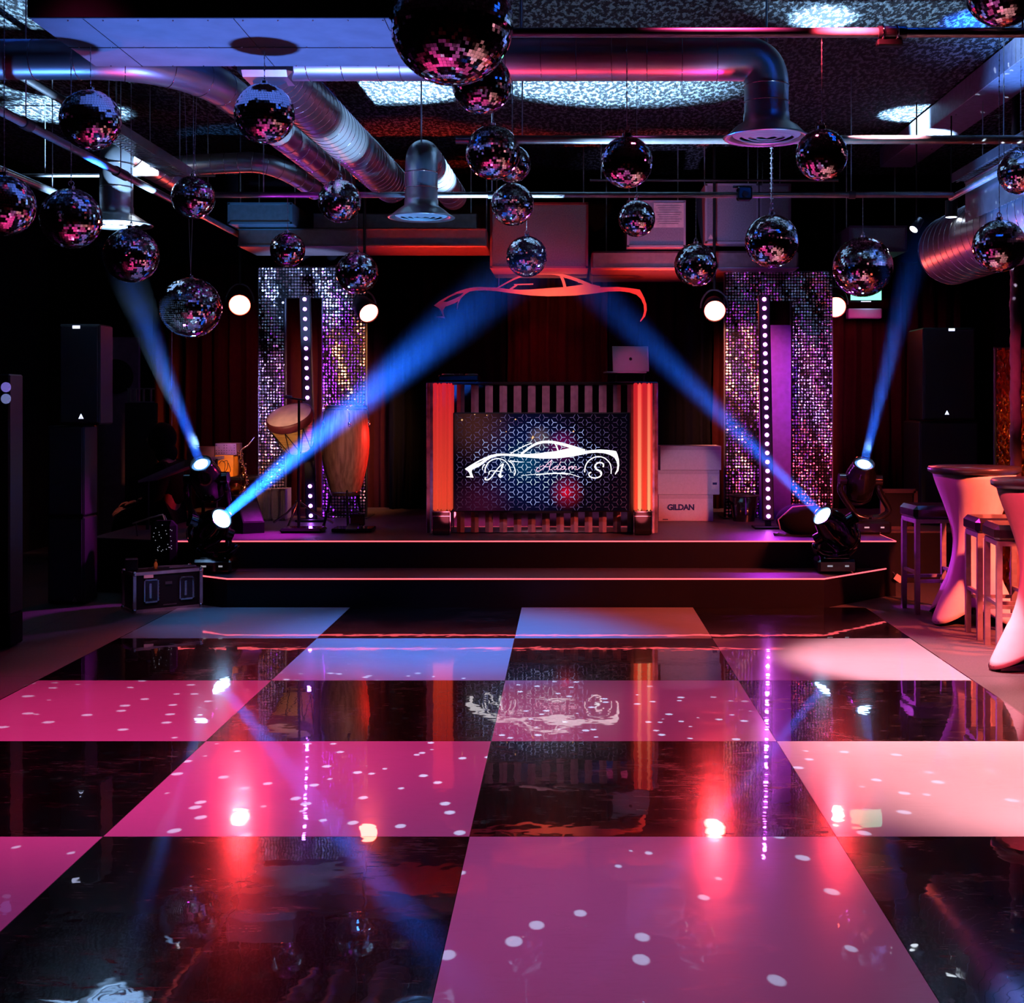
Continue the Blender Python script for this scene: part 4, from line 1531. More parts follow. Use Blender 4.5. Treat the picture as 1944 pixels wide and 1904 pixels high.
def duct(name, label, pts, r, bands=0.14, parent=None, n=40, radii=None, seamr=.0025, cat='duct', mtl='spiral'):
    t = parent or thing(name, label, cat, pts[0])
    o = Vector(t.location)
    pts = [Vector(p) for p in pts]
    b = MB()
    b.tube([p - o for p in pts], r, n)
    if bands:
        s = b
        acc = 0
        for i in range(len(pts) - 1):
            d = pts[i + 1] - pts[i]
            L_ = d.length
            x = bands - acc
            while x < L_:
                c = pts[i] + d * (x / L_) - o
                q = align((d.normalized() + Vector((.10, .0, .0))).normalized())
                s.ring(c, r + .001, seamr, 36, 5, 1, q)
                x += bands
            acc = (acc + L_) % bands
    b.build('duct_tube', [M[mtl], M['chrome']], t)
    return t


def diffuser(label, x, Y, zb, rf, rd, ztop, back):
    """round ceiling diffuser on a down-pipe with an elbow; back = list of points the duct goes on to"""
    t = thing('air_duct', label, 'duct', (x, Y, zb), group='round ducts with cone diffusers')
    rb = rd * 1.25
    C_ = Vector((0, 0, ztop - zb))
    bk = [Vector(p) - Vector((x, Y, zb)) for p in back]
    dirb = (bk[0] - Vector((0, 0, bk[0].z))).normalized()
    el = bez((0, 0, ztop - zb - rb), (0, 0, ztop - zb), Vector((0, 0, ztop - zb)) + dirb * rb, 12)
    b = MB().tube([(0, 0, .10)] + el + bk, rd, 40)
    s = b
    for zz in (.10 + (ztop - zb - rb - .1) * .5, ztop - zb - rb):
        s.ring((0, 0, zz), rd + .001, .004, 40, 6, 1)
    p0 = el[-1]
    for q_ in bk:
        L_ = (q_ - p0).length
        k = .12
        while k < L_:
            s.ring(p0 + (q_ - p0) * (k / L_), rd + .001, .0025, 36, 5, 1, align(((q_ - p0).normalized() + Vector((0.06, 0.06, 0))).normalized()))
            k += .19
        p0 = q_
    b.build('duct_tube', [M['spiral'], M['chrome']], t)
    MB().cyl((0, .0, ztop - zb + rd * .3), (0, 0, 4.0 - zb), .006, 8).build('hanger_rod', M['wire'], t)
    dd = MB()
    dd.lathe([(rd + .004, .13), (rd + .006, .085), (rd + .05, .055), (rf * .9, .012), (rf, 0), (rf * .97, -.006), (rf * .80, .008), (rf * .80, .018)], 48, 0, close=False)
    fo = dd.build('diffuser_flare', M['steel'], t)
    rr = MB()
    for k, (ra, rb_) in enumerate(((.78, .62), (.58, .42), (.38, .24), (.20, .0))):
        rr.lathe([(rf * ra, .012), (rf * rb_ + .001, -.004), (rf * rb_ + .001, .008), (rf * ra, .02)], 40, 0, close=False)
    rr.build('diffuser_rings', M['steel_flat'], fo)
    return t


diffuser('large round duct bending down to a cone diffuser at upper right', 1.083, 7.0, 2.96, .236, .12, 3.39, [(-.9, 7.0, 3.39), (-1.62, 7.0, 3.39)])
diffuser('short round duct with cone diffuser in the middle, behind the back pipe line', -1.06, 9.35, 2.87, .245, .118, 3.34, [(-1.0, 11.3, 3.34)])
diffuser('round duct with brightly lit cone diffuser at left', -3.31, 9.45, 2.83, .262, .118, 3.42, [(-3.3, 11.4, 3.42)])
duct('air_duct', 'fat round duct slanting back between ceiling patches, brightly lit along its right flank',
     bez((-1.62, 7.0, 3.39), (-1.66, 7.3, 3.39), (-1.64, 7.55, 3.39), 6) + [(-1.60, 8.5, 3.39), (-1.50, 11.0, 3.39)], .155, .11)
duct('air_duct', 'thinner round duct curving from the left and slanting back beside the fat one',
     [(-5.3, 7.02, 3.39), (-2.75, 7.02, 3.39)] + bez((-2.6, 7.02, 3.39), (-2.12, 7.05, 3.39), (-2.05, 7.7, 3.39), 12) + [(-1.98, 9.0, 3.39), (-1.90, 10.9, 3.39)], .108, .24)
jn = thing('duct_junction', 'steel junction fitting joining the ducts under the flat duct', 'duct', (-1.62, 7.0, 3.39))
MB().box((0, 0, 0), (.30, .26, .25), 0, .03).build('junction_body', M['steel'], jn)
MB().box((.02, -.132, .02), (.045, .004, .045), 0, 0, Matrix.Rotation(.785, 3, 'Y')).build('access_hatch', M['black'], jn)
duct('flexible_duct', 'thin flexible duct curving right from the left diffuser, brightly lit',
     [P(300, 318, 10.4), P(380, 312, 10.4), P(470, 308, 10.4)] + bez(P(480, 308, 10.4), P(540, 312, 10.4), P(600, 362, 10.9), 8), .082, .11)
# flat rectangular duct
fd = thing('flat_duct', 'wide flat steel duct panel across the upper left', 'duct', (-1.55, 6.40, 3.3))
MB().box((0, 0, .15), (1.90, .84, .30), 0, .003).build('duct_shell', M['steel_flat'], fd)
MB().box((0, -.424, .155), (1.91, .006, .30)).build('front_skirt', M['black_matte'], fd)  # black plate added where the duct front is only unlit
s = MB()
s.box((0, .06, -.0015), (1.90, .006, .002))
for u in (-.70, .0, .70):
    s.box((u, 0, -.0012), (.003, .84, .0015))
s.build('panel_seam', M['black'], fd)
s = MB()
for k in range(12):
    for v in (-.40, .045, .40):
        s.sphere((-.90 + k * .163 + (v * .1), v, -.002), .0045, 8, 6)
s.build('rivets', M['chrome'], fd)
for (u, v) in ((-.8, -.2), (.8, -.2)):
    MB().cyl((u, v, .3), (u, v, .7), .006, 8).build('hanger_rod', M['wire'], fd)
fr = thing('flat_duct', 'long narrow flat duct running back along the upper right', 'duct', (3.165, 8.3, 3.8))
MB().box((0, 0, .09), (.31, 8.2, .18), 0, .003).build('duct_shell', mat('lilac_sheet', (.55, .52, .62), .5, .2), fr)
s = MB()
for k in range(18):
    s.sphere((R.uniform(-.12, .12), -4 + k * .45, -.002), .006, 8, 6)
s.build('rivets', M['chrome'], fr)
pipe('sprinkler_pipe', 'thin dark pipe near the ceiling above the middle of the stage', 'pipe', [(.2, 11.4, 3.5), (2.4, 11.4, 3.5)], .012, m='grey', hang=[(.3, 11.4, 3.5), (2.2, 11.4, 3.5)])


def cable_tray(label, x, y0, y1, z, wd=.16, hh_=.07):
    t = thing('cable_tray', label, 'cable tray', (x, y0, z))
    L_ = y1 - y0
    for u in (-1, 1):
        MB().box((u * wd / 2, L_ / 2, hh_ / 2), (.008, L_, hh_)).build('side_rail', M['steel'], t)
    b = MB()
    k = 0.0
    while k < L_ - .05:
        b.box((0, k + .02, .002), (wd, .026, .004))
        k += .055
    b.box((-wd * .25, L_ / 2, .002), (.014, L_, .004)).box((wd * .25, L_ / 2, .002), (.014, L_, .004))
    b.build('perforated_base', M['steel'], t)
    for k in (.3, L_ - .3):
        MB().cyl((wd / 2, k, hh_), (wd / 2, k, 4.0 - z), .004, 8).build('hanger_rod', M['wire'], t)
    return t


cable_tray('perforated steel cable tray running back at upper left', -3.0, 7.9, 10.0, 3.28)
cable_tray('blue-lit steel cable tray running back at the right above the fat spiral duct', 3.06, 6.6, 10.0, 3.235, .14)
# fat spiral duct on the right
duct('air_duct', 'fat spiral duct running back along the right side, speckled with light dots',
     [(3.38, 5.2, 2.86), (3.36, 11.2, 2.86)], .30, .15, seamr=.003)
cr = thing('corrugated_panel', 'blue-lit corrugated metal panel beside the fat spiral duct', 'panel', (3.035, 7.6, 2.90))
b = MB()
n_ = 70
vs = []
for k in range(n_ + 1):
    y = k * 2.2 / n_
    xx = .006 * (1 if k % 2 else -1)
    for zz, th_ in ((0, 0), (.30, 0)):
        vs.append((xx, y, zz))
        vs.append((xx + .004, y, zz))
fs = []
for k in range(n_):
    a = k * 4
    fs += [(a, a + 4, a + 6, a + 2), (a + 1, a + 3, a + 7, a + 5), (a + 2, a + 6, a + 7, a + 3), (a, a + 1, a + 5, a + 4)]
b.add(vs, fs)
b.build('corrugated_sheet', M['steel'], cr)
MB().box((0, 1.1, .302), (.03, 2.2, .012)).build('top_rail', M['steel'], cr)

# back air-handling units
def ac(label, px0, px1, py0, py1, Y, dep, mtl, cat='air unit', extra=None):
    a, c = P(px0, py0, Y), P(px1, py1, Y)
    w_, h_ = c.x - a.x, a.z - c.z
    t = thing('air_handling_unit', label, cat, ((a.x + c.x) / 2, Y + dep / 2, c.z), group='air units above the stage')
    MB().box((0, 0, h_ / 2), (w_, dep, h_), 0, .008).build('casing', mtl, t)
    f = MB()
    for u in (-1, 1):
        f.box((u * (w_ / 2 - .012), -dep / 2 - .004, h_ / 2), (.02, .008, h_ - .01))
    f.box((0, -dep / 2 - .004, h_ - .012), (w_, .008, .02)).box((0, -dep / 2 - .004, .012), (w_, .008, .02))
    f.build('frame_edge', M['steel_flat'], t)
    for u in (-w_ / 2 + .04, w_ / 2 - .04):
        MB().cyl((u, 0, h_), (u, 0, 4.0 - c.z), .006, 8).build('hanger_rod', M['wire'], t)
    return t, w_, h_, dep


m_ac = mat('air_unit_sheet', (.33, .31, .36), .5, .3, scale=80)
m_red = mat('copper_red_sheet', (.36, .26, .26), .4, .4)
t, w_, h_, dp = ac('wide air unit above the booth, red-lit from below', 930, 1117, 384, 510, 12.0, .9, m_ac)
t, w_, h_, dp = ac('air unit carrying a white notice sheet', 1190, 1302, 380, 470, 12.0, .8, m_ac)
s_ = MB().box((w_ / 2 - .16, -dp / 2 - .010, h_ * .68), (.28, .002, .23)).build('notice_sheet', M['label'], t)
ln_ = MB()
for k in range(9):
    ln_.box((w_ / 2 - .16, -dp / 2 - .0115, h_ * .68 + .09 - k * .021), (.24 - (k % 3) * .03, .0008, .0035))
ln_.build('printed_lines', M['grey'], s_)
t, w_, h_, dp = ac('largest grey air unit with a square vent, right of the notice sheet', 1338, 1440, 348, 463, 12.0, .8, m_ac)
MB().box((.12, -dp / 2 - .01, h_ - .09), (.13, .01, .12), 0, .004).build('vent_frame', M['label'], t)
MB().box((.12, -dp / 2 - .016, h_ - .09), (.08, .006, .08)).build('vent_opening', M['black'], t)
MB().add([(-w_ / 2 + .03, -dp / 2 - .010, .045), (-w_ / 2 + .08, -dp / 2 - .010, .045), (-w_ / 2 + .055, -dp / 2 - .010, .09)], [(0, 1, 2)]).build('warning_triangle', M['label'], t)
ac('narrow grey air unit joined to the right of the vented one', 1442, 1502, 348, 463, 12.0, .8, m_ac)
ac('small air unit behind the bright ball at the right', 1612, 1722, 428, 478, 12.3, .6, m_ac)
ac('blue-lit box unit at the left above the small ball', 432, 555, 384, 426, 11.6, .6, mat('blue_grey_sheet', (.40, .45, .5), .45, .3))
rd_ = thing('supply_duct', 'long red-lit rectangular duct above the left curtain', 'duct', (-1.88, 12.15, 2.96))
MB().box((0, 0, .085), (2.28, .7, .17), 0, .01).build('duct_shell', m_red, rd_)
MB().box((0, -.355, .01), (2.28, .012, .012)).box((0, -.355, .16), (2.28, .012, .012)).build('flange', M['steel_flat'], rd_)
for u in (-1.1, 1.1):
    MB().cyl((u, .3, .17), (u, .3, 1.04), .006, 8).build('hanger_rod', M['wire'], rd_)
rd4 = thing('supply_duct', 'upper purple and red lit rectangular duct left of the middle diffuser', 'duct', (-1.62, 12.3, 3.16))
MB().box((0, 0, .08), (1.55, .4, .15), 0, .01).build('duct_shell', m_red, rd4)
for u in (-.7, .7):
    MB().cyl((u, 0, .15), (u, 0, .84), .006, 8).build('hanger_rod', M['wire'], rd4)
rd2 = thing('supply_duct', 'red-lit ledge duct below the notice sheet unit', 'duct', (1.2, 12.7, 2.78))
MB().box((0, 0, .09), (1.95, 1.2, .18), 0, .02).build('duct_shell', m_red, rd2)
MB().box((0, -.605, .02), (1.95, .012, .012)).build('flange', M['steel_flat'], rd2)
for u in (-.8, .8):
    MB().cyl((u, .5, .18), (u, .5, 1.22), .006, 8).build('hanger_rod', M['wire'], rd2)
wh = thing('wall_light', 'white-lit rectangular fitting beside the left cable tray', 'light', P(270, 326, 9.9))
MB().box((0, 0, 0), (.21, .14, .04), 0, .006).build('diffuser_panel', M['white_glow'], wh)
MB().cyl((.06, 0, .02), (.06, 0, 4.0 - wh.location.z), .004, 8).build('hanger_rod', M['wire'], wh)

# small spotlight cans at right
dl = thing('ceiling_spotlight', 'small black can lamp with a white lit disc, below the right pipe end', 'lamp', P(1806, 400, 10.2))
MB().cyl((0, 0, -.05), (0, 0, .08), .048, 24).build('can', M['black'], dl)
MB().lathe([(0, -.052), (.044, -.052)], 24, 0, close=False).build('lit_disc', M['white_glow'], dl)
MB().cyl((0, 0, .08), (0, 0, 4.0 - dl.location.z), .006, 8).build('hanging_rod', M['black'], dl)
d2 = thing('ceiling_spotlight', 'small tilted black lamp left of the can lamp', 'lamp', P(1740, 428, 10.6))
q = align((-.5, -.3, -.6))
MB().lathe([(0, -.07), (.03, -.07), (.04, .05), (.036, .05)], 20, 0, (0, 0, 0), q, close=False).build('can', M['black'], d2)
MB().lathe([(0, .045), (.035, .048)], 20, 0, (0, 0, 0), q, close=False).build('lit_disc', M['white_glow'], d2)
MB().cyl((0, 0, .03), (0, 0, 4.0 - d2.location.z), .006, 8).build('hanging_rod', M['black'], d2)

# ================================================================ DRUMS AND STAGE KIT (left)
# big barrel drum
YD = 11.35
cx_, zt_, zb_ = P(655, 0, YD).x, P(0, 772, YD).z, P(0, 940, YD).z
cg_ = thing('conga_drum', 'tall barrel-shaped wooden drum with red-lit right side, standing on the stage', 'drum', (cx_, YD, .43))
hz = lambda z: z - .43
Hc = zt_ - zb_
prof = []
for k in range(21):
    t_ = k / 20
    rr_ = .118 + .10 * math.sin(PI * min(1, (t_ * .86 + .10))) ** .9 + .0
    prof.append((.122 + (.215 - .122) * math.sin(PI / 2 * min(1, t_ / .62)) if t_ < .62 else .215 - (.215 - .182) * ((t_ - .62) / .38) ** 1.6, hz(zb_) + Hc * t_))
MB().lathe(prof, 40, 0).build('shell', M['conga'], cg_)
rim = MB()
rim.ring((0, 0, hz(zt_) + .004), .186, .009, 40, 8)
rim.ring((0, 0, hz(zt_) - .025), .190, .006, 40, 8)
rim.build('hoop', M['chrome'], cg_)
MB().lathe([(.182, hz(zt_)), (.15, hz(zt_) + .012), (0, hz(zt_) + .014)], 40, 0, close=False).build('drum_head', M['drum_skin'], cg_)
for k in range(5):
    a = -PI / 2 + .35 + k * 2 * PI / 5
    l = MB()
    c = Vector((math.cos(a) * .205, math.sin(a) * .205, hz(zt_) - .13))
    l.tube([c + Vector((0, 0, .12)) * 1 + Vector((-math.cos(a) * .012, -math.sin(a) * .012, 0)), c], .006, 8)
    l.sphere(c - Vector((0, 0, .02)), .02, 12, 8, 0, (.8, .8, 1.6))
    l.build('tuning_lug', M['chrome'], cg_)
bd = MB()
bd.ring((0, 0, hz(zb_) + .03), .132, .006, 36, 6)
bd.build('bottom_band', M['chrome'], cg_)
st = MB()
for k in range(3):
    a = -PI / 2 + k * 2 * PI / 3 + .3
    st.tube([(math.cos(a) * .12, math.sin(a) * .12, hz(zb_) + .12), (math.cos(a) * .135, math.sin(a) * .135, hz(zb_) - .02), (math.cos(a) * .20, math.sin(a) * .20, .015)], .012, 8)
    st.sphere((math.cos(a) * .20, math.sin(a) * .20, .016), .016, 10, 6)
st.ring((0, 0, .12), .15, .008, 32, 6)
st.build('stand', M['black'], cg_)
cb = thing('foot_pedal', 'black pedal mount with a square plate under the barrel drum', 'pedal', (P(672, 980, 11.0).x, 11.0, .43))
MB().box((0, 0, .02), (.34, .26, .03), 0, .006).build('base_plate', M['black_gloss'], cb)
MB().box((.03, .02, .10), (.12, .05, .10), 0, .005).build('block', M['black_gloss'], cb)
MB().box((.0, -.08, .045), (.09, .16, .014), 0, .003, Matrix.Rotation(.2, 3, 'X')).build('pedal_plate', M['grey'], cb)

# small rope-wound drum on a stand
YS2 = 11.55
hc = P(549, 789, YS2)
dr = thing('hand_drum', 'small rope-wound yellow drum tilted forward on a stand, pale head up', 'drum', (P(556, 0, YS2).x, YS2, .43))
n_ = Vector((-.16, -.50, .85)).normalized()
q = align(n_)
oc = hc - Vector(dr.location)
sh = MB()
pr = [(.10, -.36), (.125, -.33), (.165, -.20), (.19, -.08), (.195, -.03)]
sh.lathe(pr, 40, 0, oc, q)
for k in range(26):
    t_ = k / 25
    z_ = -.33 + t_ * .28
    rr_ = .125 + (.192 - .125) * (t_ ** .8)
    sh.ring(oc + n_ * z_, rr_ + .002, .0045, 40, 5, 0, q)
sh.build('wound_shell', M['rope'], dr)
MB().lathe([(.196, -.075), (.212, -.06), (.215, -.01), (.207, .008), (.20, .010)], 40, 0, oc, q, close=False).build('rim_band', mat('dark_red_rim', (.12, .02, .03), .5), dr)
MB().lathe([(.206, .004), (.12, .012), (0, .013)], 40, 0, oc, q, close=False).build('drum_head', M['drum_skin'], dr)
sp3 = MB()
for k in range(8):
    a = 2 * PI * k / 8 + .2
    for s_ in (-1, 1):
        a2 = a + s_ * PI / 8
        sp3.tube([oc + q @ Vector((math.cos(a) * .214, math.sin(a) * .214, -.06)), oc + q @ Vector((math.cos(a2) * .135, math.sin(a2) * .135, -.33))], .004, 6)
sp3.build('tension_straps', M['black'], dr)
ss = MB()
ss.cyl((.05, .0, .0), (.05, .0, .62), .013, 12)
ss.cyl((.05, 0, .60), oc - n_ * .34, .012, 10)
for k in range(3):
    a = .4 + k * 2 * PI / 3
    ss.tube([(.05, 0, .22), (.05 + .16 * math.cos(a), .16 * math.sin(a), .10), (.05 + .32 * math.cos(a), .32 * math.sin(a) * .8, .012)], .010, 8)
ss.ring((.05, 0, .22), .02, .008, 16, 6)
ss.build('tripod_stand', M['chrome'], dr)

# microphone stand with rectangular base in front
ms = thing('microphone_stand', 'black straight microphone stand with heavy base plate, before the violet light bar', 'stand', P(572, 1008, 10.95))
ms.location.z = .43
b = MB().box((.02, 0, .02), (.36, .26, .04), 0, .02)
b.build('base', M['black_gloss'], ms)
MB().cyl((-.02, 0, .03), (-.02, 0, 1.12), .011, 12).build('pole', M['black'], ms)
MB().tube([(-.10, 0, 1.14), (.04, -.02, 1.12)], .008, 8).build('boom_arm', M['black'], ms)
MB().cyl((-.14, 0, 1.15), (-.08, 0, 1.145), .018, 12, 0, .012).build('microphone', M['grey'], ms)
# thin tall pole at left
tp = thing('microphone_stand', 'very thin pale pole standing left of the upper left moving head', 'stand', (P(326, 0, 12.3).x, 12.3, .43))
MB().cyl((0, 0, 0), (0, 0, P(0, 610, 12.3).z - .43), .005, 8).build('pole', M['wire'], tp)
MB().lathe([(.11, 0), (.11, .012), (.02, .025), (.0, .025)], 24).build('base', M['black'], tp)

# silver cases
for i, (lb, a0, a1, y0, y1, Y) in enumerate((('silver-edged grey case behind the tripod, left one', 484, 512, 930, 985, 12.0), ('silver-edged grey case behind the tripod, right one', 515, 541, 928, 984, 12.05))):
    a, c = P(a0, y0, Y), P(a1, y1, Y)
    t = thing('equipment_case', lb, 'case', ((a.x + c.x) / 2, Y + .15, .43), 0, 'silver-edged cases behind the drum tripod')
    w_, h_ = c.x - a.x, a.z - .43
    MB().box((0, 0, h_ / 2), (w_ - .01, .3, h_ - .01), 0).build('panel', M['silver_case'], t)
    e = MB()
    for u in (-1, 1):
        e.box((u * (w_ / 2 - .008), -.148, h_ / 2), (.018, .012, h_))
    for z_ in (.01, h_ - .01):
        e.box((0, -.148, z_), (w_, .012, .02))
    e.box((.02, -.15, h_ / 2), (.02, .008, h_))
    e.build('edge_profile', M['alu'], t)

# saxophone on a stand
YX = 11.9
sax = thing('saxophone', 'brass saxophone upright on its stand at the left of the stage', 'saxophone', (P(462, 0, YX).x, YX, .43))
sx0 = Vector(sax.location)
path = [P(477, 838, YX), P(470, 846, YX), P(459, 853, YX), P(456, 862, YX), P(462, 885, YX), P(466, 905, YX), P(465, 925, YX), P(458, 936, YX - .05), P(449, 934, YX - .12), P(447, 926, YX - .17)]
pts = catmull([p - sx0 for p in path], 5)
rad = [.007 + .020 * (i / (len(pts) - 1)) ** 1.1 for i in range(len(pts))]
for i in range(6):
    rad[-1 - i] = .055 - .005 * i
b = MB().tube(pts, 1, 14, 0, False, rad)
b.build('horn_body', M['gold'], sax)
kb = MB()
for k in range(34):
    i = 14 + int(k * 18 / 34)
    p = pts[min(i, len(pts) - 1)]
    kb.lathe([(0, 0), (.009, 0), (.009, .005), (0, .006)], 10, 0, p + Vector((R.uniform(-.035, .035), -.028 - R.random() * .01, R.uniform(-.02, .02))), align((R.gauss(0, .4), -1, R.gauss(0, .4))))
for s_ in (-.022, .022):
    kb.tube([pts[12] + Vector((s_, -.03, 0)), pts[30] + Vector((s_, -.03, 0))], .003, 6)
kb.build('keys', M['gold'], sax)
MB().cyl(pts[0], pts[0] + (pts[0] - pts[2]).normalized() * .05, .008, 10, 0, .004).build('mouthpiece', M['black_gloss'], sax)
s = MB()
s.tube([(0, .03, .46), (0, .04, .2), (0, .04, .12)], .008, 8)
for k in range(3):
    a = k * 2 * PI / 3 + .5
    s.tube([(0, .04, .16), (.16 * math.cos(a), .04 + .16 * math.sin(a), .008)], .007, 8)
s.build('stand', M['black'], sax)

# yellow scribbled box and rack gear
YG = 12.1
a, c = P(408, 864, YG), P(443, 905, YG)
yb = thing('painted_box', 'yellow box with dark scribbles, left of the saxophone', 'box', ((a.x + c.x) / 2, YG + .1, c.z))
w_, h_ = c.x - a.x, a.z - c.z
MB().box((0, 0, h_ / 2), (w_, .2, h_), 0, .004).build('box_body', M['yellow'], yb)
sc_ = MB()
for pts_ in ([(-.05, .12), (-.02, .15), (.01, .12), (0, .04)], [(-.01, .14), (.03, .15), (.03, .08), (.0, .03), (.02, .01)], [(.04, .13), (.06, .06), (.03, .02)]):
    pp = catmull([(p[0], -.103, p[1]) for p in pts_], 5)
    sc_.tube(pp, .003, 6)
sc_.build('scribble', M['black'], yb)
tb_ = thing('equipment_table', 'dark table behind the left moving heads carrying music gear', 'table', (P(405, 0, YG).x, YG + .15, .43))
MB().box((.12, 0, c.z - .43 - .015), (.70, .5, .03), 0, .005).build('tabletop', M['black'], tb_)
for u in (-1, 1):
    for v in (-1, 1):
        MB().cyl((.12 + u * .32, v * .22, 0), (.12 + u * .32, v * .22, c.z - .46), .016, 10).build('leg', M['black'], tb_)
rk = thing('rack_unit', 'dark sound rack with rows of small pale knobs, on top of the yellow box', 'rack', (P(428, 0, YG).x, YG + .12, a.z))
MB().box((0, 0, .055), (.20, .22, .11), 0, .004).build('casing', mat('purple_grey_panel', (.16, .09, .16), .4), rk)
kk = MB()
for u in range(8):
    for v in range(4):
        if R.random() < .75:
            kk.cyl((-.085 + u * .024, -.11, .02 + v * .024), (-.085 + u * .024, -.12, .02 + v * .024), .004, 8)
kk.build('knob_rows', M['chrome'], rk)
r2 = thing('rack_unit', 'low wide mixer rack behind the beam of the upper left moving head', 'rack', (P(380, 0, YG).x, YG + .12, c.z))
MB().box((0, 0, .14), (.26, .22, .28), 0, .004).build('casing', mat('dim_purple_panel', (.12, .05, .11), .5), r2)
kk = MB()
for v in range(7):
    kk.box((0, -.112, .10 + v * .024), (.22, .004, .004))
kk.build('panel_lines', M['grey'], r2)

# long slanted keyboard case
kb_ = thing('keyboard_case', 'long purple-edged slanted case lying behind the moving heads at far left', 'case', P(330, 905, 11.2))
kb_.location.z = .43
a, c = P(262, 912, 11.0) - Vector(kb_.location), P(350, 874, 11.3) - Vector(kb_.location)
e_ = P(395, 868, 11.4) - Vector(kb_.location)
M['case_grey'] = mat('brushed_case_cloth', (.20, .17, .22), .75)
b = MB()
dirv = (c - a)
w3 = Vector((.05, .35, .0))
b.add([a, c, c + w3, a + w3, a - Vector((0, 0, .02)), c - Vector((0, 0, .06)), c + w3 - Vector((0, 0, .06)), a + w3 - Vector((0, 0, .02))],
      [(0, 1, 2, 3), (4, 7, 6, 5), (0, 4, 5, 1), (1, 5, 6, 2), (2, 6, 7, 3), (3, 7, 4, 0)])
b.add([c, e_, e_ + w3, c + w3, c - Vector((0, 0, .06)), e_ - Vector((0, 0, .03)), e_ + w3 - Vector((0, 0, .03)), c + w3 - Vector((0, 0, .06))],
      [(0, 1, 2, 3), (4, 7, 6, 5), (0, 4, 5, 1), (1, 5, 6, 2), (2, 6, 7, 3), (3, 7, 4, 0)])
b.build('lid', M['case_grey'], kb_)
lg = MB()
for p in (a + w3 * .5, e_ + w3 * .5):
    lg.cyl((p.x, p.y, 0), (p.x, p.y, p.z - .02), .014, 10)
lg.build('stand_legs', M['black'], kb_)

# folding metal frame in front of it
ff = thing('folding_stand', 'thin pale folding metal frame above the flight case', 'stand', (P(300, 0, 10.5).x, 10.5, .43))
o_ = Vector(ff.location)
MB().tube([P(252, 994, 10.6) - o_, P(285, 983, 10.5) - o_, P(309, 977, 10.5) - o_, P(325, 1024, 10.4) - o_], .007, 8).build('front_rail', M['wire'], ff)
MB().tube([P(312, 978, 10.6) - o_, P(331, 1022, 10.55) - o_], .005, 8).build('rear_rail', M['wire'], ff)
s = MB()
s.tube([P(258, 992, 10.6) - o_, P(262, 1026, 10.6) - o_], .006, 8)
s.build('side_leg', M['grey'], ff)

# wedge monitors / bags on the stage
def wedge(label, px, Y, w_, d_, h_, rz, cat='monitor wedge'):
    t = thing('monitor_speaker', label, cat, (P(px, 0, Y).x, Y, .43), rz)
    b = MB()
    y0, y1_ = -d_ / 2, d_ / 2
    prof = [(y0, 0), (y1_, 0), (y1_, h_), (y1_ - d_ * .35, h_), (y0, h_ * .30)]
    vs = [(-w_ / 2, p[0], p[1]) for p in prof] + [(w_ / 2, p[0], p[1]) for p in prof]
    n = len(prof)
    b.add(vs, [list(range(n)), list(range(2 * n - 1, n - 1, -1))] + [(k, n + k, n + (k + 1) % n, (k + 1) % n) for k in range(n)])
    b.build('cabinet', M['black'], t)
    g_ = MB()
    p0 = Vector((0, y0 + .01, h_ * .33))
    p1 = Vector((0, y1_ - d_ * .36, h_ - .01))
    up = (p1 - p0)
    nn_ = Vector((0, -up.z, up.y)).normalized() * .004
    g_.add([(-w_ * .45, *(p0 + nn_)[1:]), (w_ * .45, *(p0 + nn_)[1:]), (w_ * .45, *(p1 + nn_)[1:]), (-w_ * .45, *(p1 + nn_)[1:])], [(0, 1, 2, 3)])
    g_.build('grille', M['grey'], t)
    return t


wedge('black wedge monitor beside the lower left moving head', 470, 11.0, .18, .4, .30, .5)
bag = thing('equipment_bag', 'black rounded bag lying behind the lower right moving head', 'bag', (P(1524, 0, 10.75).x, 10.78, .43))
b = MB()
b.sphere((0, 0, .12), .22, 24, 14, 0, (1.0, .8, .62))
b.build('bag_body', M['black_matte'], bag)
MB().tube([(-.2, -.1, .05), (-.22, -.12, .13), (-.1, -.12, .235), (.08, -.1, .25)], .006, 6).build('piping', mat('violet_piping', (.4, .25, .45), .5), bag)
MB().tube([(-.22, -.15, .02), (-.26, -.2, .012), (-.18, -.22, .012), (-.25, -.1, .012)], .01, 8).build('cable_end', M['grey'], bag)
tk = thing('black_bin', 'small black bucket at the foot of the right sequin arch', 'bin', (P(1412, 0, 12.0).x, 12.0, .43))
MB().lathe([(.10, 0), (.14, .24), (.13, .24), (.09, .02), (0, .02)], 28, 0, close=False).build('bucket', M['black_gloss'], tk)
MB().ring((0, 0, .24), .138, .006, 28, 6).build('rim', M['grey'], tk)

# ================================================================ SPEAKERS
def emblem(parent, x, y, z, s, m='indicator'):
    b = MB()
    b.add([(x - s, y, z - s), (x - s * .45, y, z - s), (x, y, z + s * .1), (x + s * .45, y, z - s), (x + s, y, z - s), (x, y, z + s)], [(0, 1, 5), (1, 2, 5), (2, 3, 5), (3, 4, 5)])
    b.add([(x - s * .25, y, z - s), (x + s * .25, y, z - s), (x, y, z - s * .4)], [(0, 1, 2)])
    b.build('maker_emblem', M[m], parent)


